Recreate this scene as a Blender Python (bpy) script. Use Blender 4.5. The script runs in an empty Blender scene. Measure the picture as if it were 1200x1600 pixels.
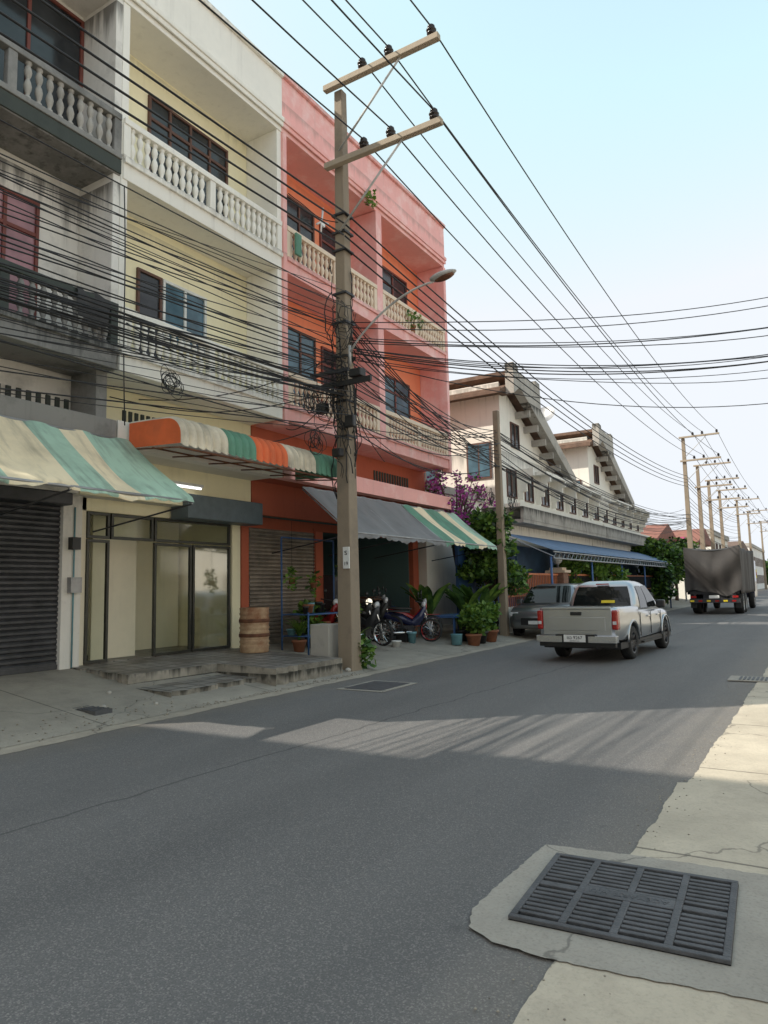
import bpy, math, random
from mathutils import Vector, Matrix
random.seed(7)
rnd=random.random
def ru(a,b): return a+(b-a)*random.random()
sc=bpy.context.scene
COL=sc.collection
# ------------------------------------------------------------------ materials
def nd(nt,t,ins=None,**at):
    n=nt.nodes.new(t)
    for k,v in at.items(): setattr(n,k,v)
    for k,v in (ins or {}).items():
        s=n.inputs[k]
        if isinstance(v,bpy.types.NodeSocket): nt.links.new(v,s)
        else: s.default_value=v
    return n
def newmat(name):
    m=bpy.data.materials.new(name);m.use_nodes=True;nt=m.node_tree
    b=nt.nodes['Principled BSDF'];return m,nt,b
def mth(nt,op,a,b=0.0,clamp=False):
    n=nt.nodes.new('ShaderNodeMath');n.operation=op;n.use_clamp=clamp
    for i,v in enumerate((a,b)):
        if isinstance(v,bpy.types.NodeSocket): nt.links.new(v,n.inputs[i])
        else: n.inputs[i].default_value=v
    return n.outputs[0]
def mix(nt,f,a,b):
    n=nt.nodes.new('ShaderNodeMix');n.data_type='RGBA'
    for i,v in ((0,f),(6,a),(7,b)):
        if isinstance(v,bpy.types.NodeSocket): nt.links.new(v,n.inputs[i])
        else:
            n.inputs[i].default_value=v if i==0 else (v[0],v[1],v[2],1)
    return n.outputs[2]
def pos(nt,scale=(1,1,1)):
    g=nt.nodes.new('ShaderNodeNewGeometry')
    m=nt.nodes.new('ShaderNodeMapping');m.inputs['Scale'].default_value=scale
    nt.links.new(g.outputs['Position'],m.inputs['Vector']);return m.outputs[0]
def objpos(nt,scale=(1,1,1)):
    g=nt.nodes.new('ShaderNodeTexCoord')
    m=nt.nodes.new('ShaderNodeMapping');m.inputs['Scale'].default_value=scale
    nt.links.new(g.outputs['Object'],m.inputs['Vector']);return m.outputs[0]
def noise(nt,vec,s,det=4,ro=.55):
    return nd(nt,'ShaderNodeTexNoise',{'Vector':vec,'Scale':s,'Detail':det,'Roughness':ro}).outputs[0]
def ramp(nt,f,a,b):
    n=nd(nt,'ShaderNodeMapRange',{'Value':f,'From Min':a,'From Max':b});n.clamp=True;return n.outputs[0]
def bump(nt,b,h,st,dist=.02):
    n=nd(nt,'ShaderNodeBump',{'Height':h,'Strength':st,'Distance':dist});nt.links.new(n.outputs[0],b.inputs['Normal'])
def dk(c,f): return tuple(v*f for v in c)
def simple(name,col,rough=.5,metal=0,var=.25,ns=6,bs=.15,loc=True,coat=0):
    m,nt,b=newmat(name)
    p=objpos(nt) if loc else pos(nt)
    n=noise(nt,p,ns,4);f=ramp(nt,n,.3,.7)
    c=mix(nt,f,dk(col,1-var),col);nt.links.new(c,b.inputs['Base Color'])
    b.inputs['Roughness'].default_value=rough;b.inputs['Metallic'].default_value=metal
    b.inputs['Coat Weight'].default_value=coat
    if bs>0: bump(nt,b,noise(nt,p,ns*8,2),bs,.01)
    return m
def wall(name,col,dirt=(.09,.085,.075),amt=.5,zl=(),L=.8,rough=.85,blotch=.4,peel=None,sk=.4):
    m,nt,b=newmat(name)
    P=pos(nt)
    big=noise(nt,P,.55,5,.65); fine=noise(nt,P,7,5,.6)
    st=noise(nt,pos(nt,(5,5,.35)),1.3,4,.6)
    c=mix(nt,ramp(nt,big,.35,.7),dk(col,.92),col)
    c=mix(nt,mth(nt,'MULTIPLY',ramp(nt,fine,.45,.8),.15),c,dk(col,.72))
    if peel:
        c=mix(nt,ramp(nt,noise(nt,P,1.3,7,.7),.5,.62),c,peel)
    bl=mth(nt,'MULTIPLY',ramp(nt,noise(nt,P,1.1,7,.7),.62-.22*blotch,.85-.2*blotch),blotch)
    s=mth(nt,'MULTIPLY',ramp(nt,st,.55,.8),amt*sk)
    mask=mth(nt,'MAXIMUM',bl,s)
    sep=nd(nt,'ShaderNodeSeparateXYZ',{0:P});z=sep.outputs[2]
    for zz in zl:
        LL=L
        r=ramp(nt,z,zz-LL,zz)
        ab=mth(nt,'LESS_THAN',z,zz+.02)
        r=mth(nt,'MULTIPLY',mth(nt,'POWER',r,1.6),ab)
        r=mth(nt,'ADD',r,mth(nt,'MULTIPLY',mth(nt,'SUBTRACT',st,.5),2.2))
        r=mth(nt,'MULTIPLY',ramp(nt,r,.35,.95),ab)
        gate=ramp(nt,z,zz-LL*1.3,zz-LL*.7)
        r=mth(nt,'MULTIPLY',mth(nt,'MULTIPLY',r,gate),amt)
        mask=mth(nt,'MAXIMUM',mask,r)
    c=mix(nt,mask,c,dirt)
    nt.links.new(c,b.inputs['Base Color']);b.inputs['Roughness'].default_value=rough
    bump(nt,b,mth(nt,'ADD',noise(nt,P,25,3),mth(nt,'MULTIPLY',big,2.0)),.25,.012)
    return m
ZL=(12.9,8.75,5.5)
M={}
M['yellow']=wall('cream_yellow_plaster',(.95,.87,.60),amt=.22,zl=(11.45,8.2),L=.35,blotch=.06)
M['white']=wall('white_painted_concrete',(.92,.88,.79),dirt=(.24,.21,.18),amt=.45,zl=ZL,L=.3,blotch=.08)
M['grey']=wall('weathered_white_plaster',(.82,.78,.71),dirt=(.13,.12,.105),amt=.85,zl=(12.6,11.4,8.2),L=1.0,blotch=.55,sk=.15)
M['greydark']=wall('mould_dark_concrete',(.28,.27,.25),dirt=(.035,.035,.03),amt=.9,zl=(8.6,5.5),L=.6,blotch=.7)
M['black']=wall('blackened_concrete',(.06,.07,.06),dirt=(.02,.022,.02),amt=.6,blotch=.5)
M['pink']=wall('salmon_pink_paint',(.91,.46,.42),dirt=(.36,.23,.20),amt=.45,zl=(12.9,12.2,8.75,5.5),L=.35,blotch=.1,peel=(.92,.57,.53))
M['orange']=wall('orange_red_plaster',(.90,.29,.15),dirt=(.40,.15,.09),amt=.22,zl=(11.4,),L=.35,blotch=.08)
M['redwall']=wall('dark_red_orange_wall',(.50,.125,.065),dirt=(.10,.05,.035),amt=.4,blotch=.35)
M['cap']=wall('cream_railing_cap',(.84,.68,.52),dirt=(.24,.17,.13),amt=.6,blotch=.28)
M['cream']=wall('offwhite_house_plaster',(.87,.83,.74),dirt=(.17,.16,.14),amt=.55,zl=(9.2,6.6,4.2),L=1.,blotch=.2)
M['stained']=wall('stained_concrete',(.44,.41,.36),dirt=(.065,.06,.05),amt=1.,zl=(9.8,4.45,8.6),L=.6,blotch=.62)
M['conc']=wall('pole_concrete',(.29,.23,.165),dirt=(.08,.07,.06),amt=.8,blotch=.5)
M['conc2']=wall('crossarm_concrete',(.38,.31,.23),dirt=(.12,.10,.08),amt=.6,blotch=.4)
M['teal']=wall('teal_interior_plaster',(.12,.20,.19),amt=.3)
M['beige']=wall('beige_interior_plaster',(.86,.78,.60),amt=.2,blotch=.1)
M['soffit']=wall('soffit_plaster',(.80,.76,.66),amt=.3,blotch=.2)
M['greybox']=simple('blue_grey_sheet',(.12,.16,.18),.5)
M['frame_dark']=simple('dark_brown_wood',(.13,.06,.04),.6)
M['frame_red']=simple('red_brown_wood',(.19,.05,.035),.6)
M['frame_alu']=simple('dark_bronze_aluminium',(.06,.06,.05),.4,.4)
M['frame_white']=simple('white_frame_paint',(.8,.8,.76),.5)
def glassmat(name,col,rough=.07):
    m,nt,b=newmat(name)
    p=pos(nt,(1,1,1));f=ramp(nt,noise(nt,p,1.7,3),.35,.7)
    nt.links.new(mix(nt,f,dk(col,.5),col),b.inputs['Base Color'])
    b.inputs['Roughness'].default_value=rough
    bump(nt,b,noise(nt,p,2.0,1),.08,.02)
    return m
M['glass']=glassmat('dark_window_glass',(.035,.04,.045),.12)
M['glassblue']=glassmat('curtained_blue_glass',(.10,.20,.26),.15)
M['glasspink']=glassmat('curtained_pink_glass',(.45,.22,.24),.2)
M['carglass']=glassmat('tinted_car_glass',(.012,.015,.015),.04)
def clearglass():
    m,nt,b=newmat('clear_shop_glass')
    tr=nd(nt,'ShaderNodeBsdfTransparent',{'Color':(.82,.86,.80,1)})
    gl=nd(nt,'ShaderNodeBsdfGlossy',{'Roughness':.08,'Color':(.9,.9,.9,1)})
    fr=nd(nt,'ShaderNodeFresnel',{'IOR':1.45})
    mx=nd(nt,'ShaderNodeMixShader',{0:mth(nt,'MULTIPLY',fr.outputs[0],.3),1:tr.outputs[0],2:gl.outputs[0]})
    nt.links.new(mx.outputs[0],nt.nodes['Material Output'].inputs[0]);return m
M['clear']=clearglass()
def fabric(name,col,dirt=.5):
    m,nt,b=newmat(name);P=pos(nt)
    n=noise(nt,P,1.4,6,.65);c=mix(nt,mth(nt,'MULTIPLY',ramp(nt,n,.42,.78),dirt),col,dk(col,.35))
    st=noise(nt,pos(nt,(1,6,1)),1.2,4);c=mix(nt,mth(nt,'MULTIPLY',ramp(nt,st,.5,.75),dirt*.8),c,(.08,.075,.06))
    nt.links.new(c,b.inputs['Base Color']);b.inputs['Roughness'].default_value=.75
    bump(nt,b,noise(nt,P,3,4),.35,.04);return m
M['fgreen']=fabric('faded_green_awning_canvas',(.42,.60,.46),.7)
M['fcream']=fabric('cream_awning_canvas',(.88,.74,.50),.5)
M['fwhite']=fabric('offwhite_awning_canvas',(.78,.69,.53),.85)
M['forange']=fabric('orange_awning_canvas',(.80,.16,.05),.5)
M['fdgreen']=fabric('dark_green_awning_canvas',(.13,.31,.21),.6)
M['fgrey']=fabric('grey_awning_canvas',(.20,.20,.20),.3)
M['tarp']=fabric('black_tarpaulin',(.042,.037,.034),.15)
M['blue']=simple('blue_painted_steel',(.05,.12,.28),.5)
M['bluesheet']=simple('blue_translucent_sheet',(.10,.19,.34),.5,var=.4,ns=2)
M['rust']=simple('rusty_metal',(.22,.09,.045),.8,.1,.6,5)
M['steel']=simple('galvanised_steel',(.38,.38,.38),.45,.6,.3)
M['palesteel']=simple('pale_painted_steel',(.55,.53,.50),.5,.2,.4)
M['darksteel']=simple('dark_steel',(.06,.06,.065),.5,.5,.3)
M['blackp']=simple('black_plastic',(.018,.018,.018),.45,0,.2)
M['wire']=simple('black_cable_sheath',(.012,.012,.013),.6,0,.2,bs=0)
M['porc']=simple('brown_porcelain',(.02,.012,.01),.25,0,.2,bs=0)
M['iron']=simple('cast_iron',(.11,.11,.115),.6,.2,.45,9,.5)
M['pit_shade']=simple('pit_shade_black',(.006,.006,.006),.9)
M['rubber']=simple('tyre_rubber',(.02,.02,.02),.8,0,.3,20)
M['rim']=simple('dark_alloy',(.05,.05,.055),.35,.6,.2,bs=0)
def carpaint(name,col,metal,rough=.28):
    m,nt,b=newmat(name);p=objpos(nt)
    n=noise(nt,p,1.5,4);c=mix(nt,ramp(nt,n,.3,.7),dk(col,.9),col)
    g=nd(nt,'ShaderNodeSeparateXYZ',{0:p});d=mth(nt,'MULTIPLY',ramp(nt,mth(nt,'ADD',g.outputs[2],mth(nt,'MULTIPLY',n,-.4)),.35,.05),.35)
    c=mix(nt,d,c,(.2,.18,.15));nt.links.new(c,b.inputs['Base Color'])
    b.inputs['Metallic'].default_value=metal;b.inputs['Roughness'].default_value=rough
    b.inputs['Coat Weight'].default_value=.6;b.inputs['Coat Roughness'].default_value=.06;return m
M['silver']=carpaint('silver_car_paint',(.48,.50,.52),.85,.28)
M['dgrey']=carpaint('light_grey_car_paint',(.22,.23,.24),.7)
M['redlens']=simple('red_lamp_lens',(.35,.012,.01),.15,0,.2,bs=0,coat=.5)
M['whitelens']=simple('clear_lamp_lens',(.6,.6,.6),.12,0,.1,bs=0,coat=.5)
M['chrome']=simple('chrome_trim',(.72,.73,.74),.18,.95,.1,bs=0)
M['plate']=simple('white_plate',(.75,.75,.72),.4,0,.1)
M['yellowp']=simple('yellow_sticker',(.80,.62,.03),.4,0,.1)
M['ink']=simple('black_ink',(.015,.015,.015),.6,0,.1,bs=0)
M['redpaint']=simple('red_paint',(.4,.02,.02),.3,0,.2,coat=.4)
M['bluepaint']=simple('blue_motorcycle_paint',(.015,.02,.07),.25,0,.2,coat=.5)
M['terracotta']=simple('terracotta',(.36,.14,.07),.8,0,.35)
M['roof']=simple('brown_roof_tile',(.20,.12,.08),.8,0,.5,4,.4,loc=False)
M['redroof']=simple('red_roof_tile',(.32,.13,.09),.8,0,.4,3,.4,loc=False)
M['bark']=simple('bark',(.12,.085,.06),.9,0,.4,8,.6)
M['pinksign']=simple('pink_sign_face',(.75,.12,.30),.5)
M['orangefence']=simple('orange_fence_paint',(.62,.20,.08),.6)
M['brick']=simple('brown_brick',(.28,.15,.10),.8,0,.4,10,.4)
M['cyan']=simple('cyan_plastic',(.16,.34,.38),.4)
M['globe']=simple('white_glass_globe',(.8,.8,.78),.2,0,.1,bs=0)
def emit(name,col,st):
    m,nt,b=newmat(name);b.inputs['Base Color'].default_value=(*col,1)
    b.inputs['Emission Color'].default_value=(*col,1);b.inputs['Emission Strength'].default_value=st
    return m
M['tube']=emit('fluorescent_tube',(.95,.97,1),2.5)
M['headlamp']=emit('lit_headlamp',(1,.9,.7),1.2)
def leafmat(name,c1,c2):
    m,nt,b=newmat(name);P=pos(nt)
    n=noise(nt,P,5,2);c=mix(nt,ramp(nt,n,.35,.65),c1,c2)
    nt.links.new(c,b.inputs['Base Color']);b.inputs['Roughness'].default_value=.55
    tr=nd(nt,'ShaderNodeBsdfTranslucent',{'Color':c})
    mx=nd(nt,'ShaderNodeMixShader',{0:.3,1:b.outputs[0],2:tr.outputs[0]})
    nt.links.new(mx.outputs[0],nt.nodes['Material Output'].inputs[0]);return m
M['leaf']=leafmat('leaf_green',(.03,.08,.015),(.10,.20,.035))
M['leaf2']=leafmat('leaf_yellow_green',(.08,.16,.02),(.20,.32,.05))
M['leafd']=leafmat('leaf_dark',(.012,.03,.01),(.04,.08,.02))
M['boug']=leafmat('bougainvillea_petal',(.34,.04,.26),(.55,.10,.42))
def rollshutter(name,col):
    m,nt,b=newmat(name);P=pos(nt)
    n=noise(nt,P,2.5,6,.7);c=mix(nt,ramp(nt,n,.35,.75),col,dk(col,.4))
    nt.links.new(c,b.inputs['Base Color']);b.inputs['Roughness'].default_value=.5;b.inputs['Metallic'].default_value=.3
    return m
M['shdark']=rollshutter('dark_shutter_steel',(.085,.085,.09))
M['shbrown']=rollshutter('brown_grey_shutter_steel',(.32,.27,.22))
def asphalt():
    m,nt,b=newmat('asphalt');P=pos(nt);sep=nd(nt,'ShaderNodeSeparateXYZ',{0:P});x,y=sep.outputs[0],sep.outputs[1]
    big=noise(nt,pos(nt,(1,.25,1)),.8,5,.65);fine=noise(nt,P,90,3,.7)
    vor=nd(nt,'ShaderNodeTexVoronoi',{'Vector':P,'Scale':150.}).outputs['Color']
    vs=nd(nt,'ShaderNodeSeparateXYZ',{0:vor}).outputs[0]
    c=mix(nt,ramp(nt,big,.3,.7),(.118,.113,.110),(.16,.153,.147))
    c=mix(nt,mth(nt,'MULTIPLY',ramp(nt,vs,.66,.98),.55),c,(.38,.35,.32))
    c=mix(nt,mth(nt,'MULTIPLY',ramp(nt,fine,.48,.75),.6),c,(.05,.05,.052))
    wob=mth(nt,'MULTIPLY',mth(nt,'SUBTRACT',noise(nt,P,1.5,4),.5),.25)
    d=mth(nt,'ABSOLUTE',mth(nt,'ADD',mth(nt,'SUBTRACT',x,mth(nt,'MULTIPLY',y,.05)),mth(nt,'ADD',wob,4.85)))
    line=ramp(nt,d,.022,.008)
    c=mix(nt,mth(nt,'MULTIPLY',line,.6),c,(.04,.04,.04))
    e=ramp(nt,mth(nt,'ADD',x,mth(nt,'MULTIPLY',noise(nt,P,2,5),1.0)),-5.9,-6.9)
    c=mix(nt,mth(nt,'MULTIPLY',e,.6),c,(.28,.24,.19))
    e2=ramp(nt,mth(nt,'ADD',x,mth(nt,'MULTIPLY',noise(nt,P,2,5),.6)),-1.25,-.6)
    c=mix(nt,mth(nt,'MULTIPLY',e2,.35),c,(.28,.24,.19))
    sp=ramp(nt,noise(nt,P,2.8,2),.70,.76);c=mix(nt,mth(nt,'MULTIPLY',sp,.3),c,(.06,.06,.06))
    wp=mth(nt,'PINGPONG',mth(nt,'ADD',x,.9),.85);c=mix(nt,mth(nt,'MULTIPLY',ramp(nt,wp,.45,.8),.15),c,(.07,.07,.07))
    nt.links.new(c,b.inputs['Base Color']);b.inputs['Roughness'].default_value=.8
    bump(nt,b,mth(nt,'ADD',fine,mth(nt,'MULTIPLY',vs,.8)),.7,.007);return m
M['asphalt']=asphalt()
def ground(name,col,dirt,joint=None,rough=.9,agg=.3):
    m,nt,b=newmat(name);P=pos(nt);sep=nd(nt,'ShaderNodeSeparateXYZ',{0:P})
    big=noise(nt,P,.9,6,.68);c=mix(nt,ramp(nt,big,.32,.68),dk(col,.72),col)
    c=mix(nt,mth(nt,'MULTIPLY',ramp(nt,noise(nt,P,2.3,7,.72),.5,.72),.6),c,dirt)
    c=mix(nt,mth(nt,'MULTIPLY',ramp(nt,noise(nt,P,60,3),.5,.75),agg),c,dk(col,.4))
    v=nd(nt,'ShaderNodeTexVoronoi',{'Vector':nd(nt,'ShaderNodeVectorMath',{0:P,1:nd(nt,'ShaderNodeTexNoise',{'Vector':P,'Scale':1.5,'Detail':6.}).outputs[1]},operation='ADD').outputs[0],'Scale':.35},feature='DISTANCE_TO_EDGE').outputs[0]
    c=mix(nt,mth(nt,'MULTIPLY',ramp(nt,v,.005,.0015),.5),c,(.06,.055,.05))
    if joint:
        ax,per,off=joint
        q=mth(nt,'PINGPONG',mth(nt,'ADD',sep.outputs[ax],off),per/2)
        q=mth(nt,'ADD',q,mth(nt,'MULTIPLY',mth(nt,'SUBTRACT',noise(nt,P,9,3),.5),.012))
        c=mix(nt,mth(nt,'MULTIPLY',ramp(nt,q,.016,.006),.7),c,(.07,.06,.05))
    nt.links.new(c,b.inputs['Base Color']);b.inputs['Roughness'].default_value=rough
    bump(nt,b,mth(nt,'ADD',noise(nt,P,45,3),mth(nt,'MULTIPLY',noise(nt,P,4,5),2.)),.5,.01);return m
M['pavR']=ground('sandy_concrete',(.60,.52,.40),(.38,.32,.25),(1,2.1,-.25))
M['pavL']=ground('old_pavement_concrete',(.38,.34,.28),(.19,.17,.145),(1,3.,0.4))
M['apron']=ground('gutter_concrete',(.46,.40,.32),(.26,.22,.18))
M['pad']=ground('grey_pad_concrete',(.40,.365,.31),(.26,.235,.20),agg=.4)
M['soil']=ground('dusty_ground',(.36,.31,.24),(.24,.21,.16))
def tiles():
    m,nt,b=newmat('platform_tiles');P=pos(nt)
    br=nd(nt,'ShaderNodeTexBrick',{'Vector':P,'Color1':(.24,.225,.20,1),'Color2':(.34,.31,.28,1),'Mortar':(.06,.055,.05,1),'Scale':1.,'Mortar Size':.02,'Brick Width':.3,'Row Height':.3},offset=0.)
    c=mix(nt,mth(nt,'MULTIPLY',ramp(nt,noise(nt,P,1.8,7,.7),.42,.6),.8),br.outputs[0],(.13,.11,.09))
    nt.links.new(c,b.inputs['Base Color']);b.inputs['Roughness'].default_value=.5
    bump(nt,b,noise(nt,P,6,4),.2,.01);return m
M['tiles']=tiles()
M['edge']=wall('broken_edge_concrete',(.36,.32,.26),dirt=(.05,.045,.035),amt=1.,zl=(.42,.2),L=.3,blotch=.85)
def fnoise(y,k=1.): return math.sin(y*3.1*k)+.6*math.sin(y*7.7*k+1)+.4*math.sin(y*17.3*k+2)+.3*math.sin(y*41*k)
# ------------------------------------------------------------------ mesh builder
ORG={}
class MB:
    def __init__(s): s.v=[];s.f=[];s.mi=[];s.sm=[];s.mats=[]
    def mat(s,k):
        if k not in s.mats: s.mats.append(k)
        return s.mats.index(k)
    def add(s,vs,fs,k,smooth=False):
        b=len(s.v);s.v+= [tuple(v) for v in vs];i=s.mat(k)
        for f in fs: s.f.append([b+j for j in f]);s.mi.append(i);s.sm.append(smooth)
    def box(s,x0,x1,y0,y1,z0,z1,k,m=None):
        vs=[Vector(p) for p in ((x0,y0,z0),(x1,y0,z0),(x1,y1,z0),(x0,y1,z0),(x0,y0,z1),(x1,y0,z1),(x1,y1,z1),(x0,y1,z1))]
        if m: vs=[m@v for v in vs]
        s.add(vs,[(0,3,2,1),(4,5,6,7),(0,1,5,4),(1,2,6,5),(2,3,7,6),(3,0,4,7)],k)
        return s
    def quad(s,pts,k,smooth=False): s.add(pts,[tuple(range(len(pts)))],k,smooth)
    def tube(s,pts,r,k,n=8,cap=True,rs=None):
        pts=[Vector(p) for p in pts];L=len(pts);vs=[];fs=[]
        for i,p in enumerate(pts):
            t=(pts[min(i+1,L-1)]-pts[max(i-1,0)]).normalized()
            a=t.orthogonal().normalized() if abs(t.z)>.95 else t.cross(Vector((0,0,1))).normalized()
            if i and a.dot(pa)<0:a=-a
            pa=a;bq=t.cross(a);rr=rs[i] if rs else r
            for j in range(n):
                q=2*math.pi*j/n;vs.append(p+a*math.cos(q)*rr+bq*math.sin(q)*rr)
        for i in range(L-1):
            for j in range(n): fs.append((i*n+j,i*n+(j+1)%n,(i+1)*n+(j+1)%n,(i+1)*n+j))
        if cap: fs.append(tuple(range(n))[::-1]);fs.append(tuple((L-1)*n+j for j in range(n)))
        s.add(vs,fs,k,n>4)
        return s
    def lathe(s,c,prof,k,n=16,axis='z',cap=True,m=None):
        vs=[];fs=[];c=Vector(c)
        for r,h in prof:
            for j in range(n):
                q=2*math.pi*j/n;a,b=r*math.cos(q),r*math.sin(q)
                p=Vector((a,b,h)) if axis=='z' else (Vector((h,a,b)) if axis=='x' else Vector((b,h,a)))
                p=p+c
                vs.append(m@p if m else p)
        L=len(prof)
        for i in range(L-1):
            for j in range(n): fs.append((i*n+j,i*n+(j+1)%n,(i+1)*n+(j+1)%n,(i+1)*n+j))
        if cap: fs.append(tuple(range(n))[::-1]);fs.append(tuple((L-1)*n+j for j in range(n)))
        s.add(vs,fs,k,True)
        return s
    def loft(s,rings,k,cap=True,smooth=True,closed=True):
        n=len(rings[0]);vs=[p for r in rings for p in r];fs=[]
        for i in range(len(rings)-1):
            for j in range(n if closed else n-1): fs.append((i*n+j,i*n+(j+1)%n,(i+1)*n+(j+1)%n,(i+1)*n+j))
        if cap: fs.append(tuple(range(n))[::-1]);fs.append(tuple((len(rings)-1)*n+j for j in range(n)))
        s.add(vs,fs,k,smooth)
    def extr(s,poly,axis,a0,a1,k):
        def P(p,a): return (a,p[0],p[1]) if axis=='x' else ((p[0],a,p[1]) if axis=='y' else (p[0],p[1],a))
        n=len(poly);vs=[P(p,a0) for p in poly]+[P(p,a1) for p in poly]
        fs=[tuple(range(n))[::-1],tuple(range(n,2*n))]+[(j,(j+1)%n,n+(j+1)%n,n+j) for j in range(n)]
        s.add(vs,fs,k)
    def obj(s,name,parent=None,bev=0,local=False,recalc=True):
        me=bpy.data.meshes.new(name)
        o=Vector((0,0,0))
        if parent is not None and not local: o=ORG.get(parent.name,Vector((0,0,0)))
        me.from_pydata([tuple(Vector(v)-o) for v in s.v],[],s.f)
        for k in s.mats: me.materials.append(M[k])
        me.polygons.foreach_set('material_index',s.mi);me.polygons.foreach_set('use_smooth',s.sm);me.update()
        if recalc:
            import bmesh
            bm=bmesh.new();bm.from_mesh(me);bmesh.ops.recalc_face_normals(bm,faces=bm.faces);bm.to_mesh(me);bm.free()
        ob=bpy.data.objects.new(name,me);COL.objects.link(ob)
        if parent is not None: ob.parent=parent;ORG[ob.name]=o
        if bev: 
            b=ob.modifiers.new('bevel','BEVEL');b.width=bev;b.segments=2;b.limit_method='ANGLE';b.angle_limit=math.radians(50)
        return ob
def BX(name,par,a,k,bev=0,local=False): return MB().box(*a,k).obj(name,par,bev=bev,local=local)
def lab(o,label,cat,group=None):
    o['label']=label;o['category']=cat
    if group:o['group']=group
    return o
def thing(name,label,cat,loc=(0,0,0),group=None,rotz=0):
    e=bpy.data.objects.new(name,None);e.empty_display_size=.2;e.location=loc;e.rotation_euler[2]=rotz
    COL.objects.link(e);ORG[e.name]=Vector(loc);return lab(e,label,cat,group)
def copytree(o,parent=None,loc=None,rotz=None,label=None):
    def rec(x,p):
        c=x.copy();COL.objects.link(c);
        if p is not None: c.parent=p
        for ch in x.children: rec(ch,c)
        return c
    c=rec(o,parent)
    if loc is not None:c.location=loc
    if rotz is not None:c.rotation_euler[2]=rotz
    if label:c['label']=label
    return c
def text(body,name,size,mat_,matrix,parent=None,ext=.002):
    cu=bpy.data.curves.new(name,'FONT');cu.body=body;cu.size=size;cu.extrude=ext;cu.align_x='CENTER';cu.align_y='CENTER'
    t=bpy.data.objects.new('tmp',cu);COL.objects.link(t);bpy.context.view_layer.update()
    me=bpy.data.meshes.new_from_object(t.evaluated_get(bpy.context.evaluated_depsgraph_get()));bpy.data.objects.remove(t)
    me.materials.clear();me.materials.append(M[mat_])
    o=bpy.data.objects.new(name,me);COL.objects.link(o)
    if parent is not None:
        o.parent=parent
    o.matrix_local=matrix
    return o
def boolean(ob,cuts):
    for c in cuts:
        md=ob.modifiers.new('b','BOOLEAN');md.operation='DIFFERENCE';md.object=c;md.solver='EXACT'
    bpy.context.view_layer.update()
    me=bpy.data.meshes.new_from_object(ob.evaluated_get(bpy.context.evaluated_depsgraph_get()))
    ob.modifiers.clear();ob.data=me
    for c in cuts: bpy.data.objects.remove(c)
# ------------------------------------------------------------------ camera, world, sun
th=math.radians(31.3);ph=math.radians(6.23);rho=math.radians(1.3)
F=Vector((-math.sin(th)*math.cos(ph),math.cos(th)*math.cos(ph),math.sin(ph)));R=Vector((math.cos(th),math.sin(th),0));U=R.cross(F)
R2=R*math.cos(rho)-U*math.sin(rho);U2=R*math.sin(rho)+U*math.cos(rho)
cam=bpy.data.cameras.new('camera');cam.sensor_fit='VERTICAL';cam.sensor_height=36;cam.lens=36*1100/1600;cam.clip_end=3000;cam.clip_start=.05
co=bpy.data.objects.new('camera',cam);COL.objects.link(co);sc.camera=co
mw=Matrix((R2,U2,-F)).transposed().to_4x4();mw.translation=Vector((0,0,1.55));co.matrix_world=mw
w=bpy.data.worlds.new('World');sc.world=w;w.use_nodes=True;nt=w.node_tree
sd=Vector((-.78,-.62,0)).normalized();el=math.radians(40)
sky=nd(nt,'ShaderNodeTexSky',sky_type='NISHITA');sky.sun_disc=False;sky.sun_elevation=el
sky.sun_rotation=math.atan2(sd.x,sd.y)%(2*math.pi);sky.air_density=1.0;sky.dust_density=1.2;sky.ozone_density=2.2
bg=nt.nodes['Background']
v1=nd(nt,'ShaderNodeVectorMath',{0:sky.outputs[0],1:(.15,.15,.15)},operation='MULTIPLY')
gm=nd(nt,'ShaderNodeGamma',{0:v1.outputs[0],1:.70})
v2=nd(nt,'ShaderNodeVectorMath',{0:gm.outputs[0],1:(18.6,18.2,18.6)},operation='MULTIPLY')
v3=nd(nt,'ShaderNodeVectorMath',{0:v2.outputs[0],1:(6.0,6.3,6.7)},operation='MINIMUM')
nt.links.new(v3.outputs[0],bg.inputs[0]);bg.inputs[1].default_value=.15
s=bpy.data.lights.new('sun','SUN');s.energy=5.0;s.angle=math.radians(.5);s.color=(1,.94,.83)
so=bpy.data.objects.new('sun',s);COL.objects.link(so)
sv=Vector((sd.x*math.cos(el),sd.y*math.cos(el),math.sin(el)))
so.rotation_euler=sv.to_track_quat('Z','Y').to_euler();so.location=(-20,-20,30)
sc.view_settings.view_transform='Standard';sc.view_settings.look='None'
# ------------------------------------------------------------------ ground
def struct(o): o['kind']='structure';return o
m=MB();m.quad([(-1500,-300,-.06),(1500,-300,-.06),(1500,2500,-.06),(-1500,2500,-.06)],'soil');struct(m.obj('ground'))
def zl(x):
    if x>-7.3:return 0.0
    return min(.40,(-7.3-x)/3.1*.40)
m=MB()
m.quad([(-7.6,-30,0),(-.6,-30,0),(-.6,600,0),(-7.6,600,0)],'asphalt');struct(m.obj('road'))
def strip(name,ya,yb,fl,fr,zfn,k,step=.06,cols=1):
    m=MB();rings=[];y=ya
    while y<=yb:
        l,r=fl(y),fr(y);rings.append([(l+(r-l)*j/cols,y,zfn(l+(r-l)*j/cols)) for j in range(cols+1)]);y+=step
    m.loft(rings,k,cap=False,smooth=False,closed=False);return struct(m.obj(name))
strip('gutter',-30,60,lambda y:-7.75,lambda y:-7.02+.02*fnoise(y),lambda x:.004,'apron')
def redge(y):
    return -1.03+.009*fnoise(y,.5)+.004*fnoise(y,3.3)+(0.012*y if y>6 else 0)
strip('right_pavement',-10,60,redge,lambda y:7.0,lambda x:.008,'pavR',.03)
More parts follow.
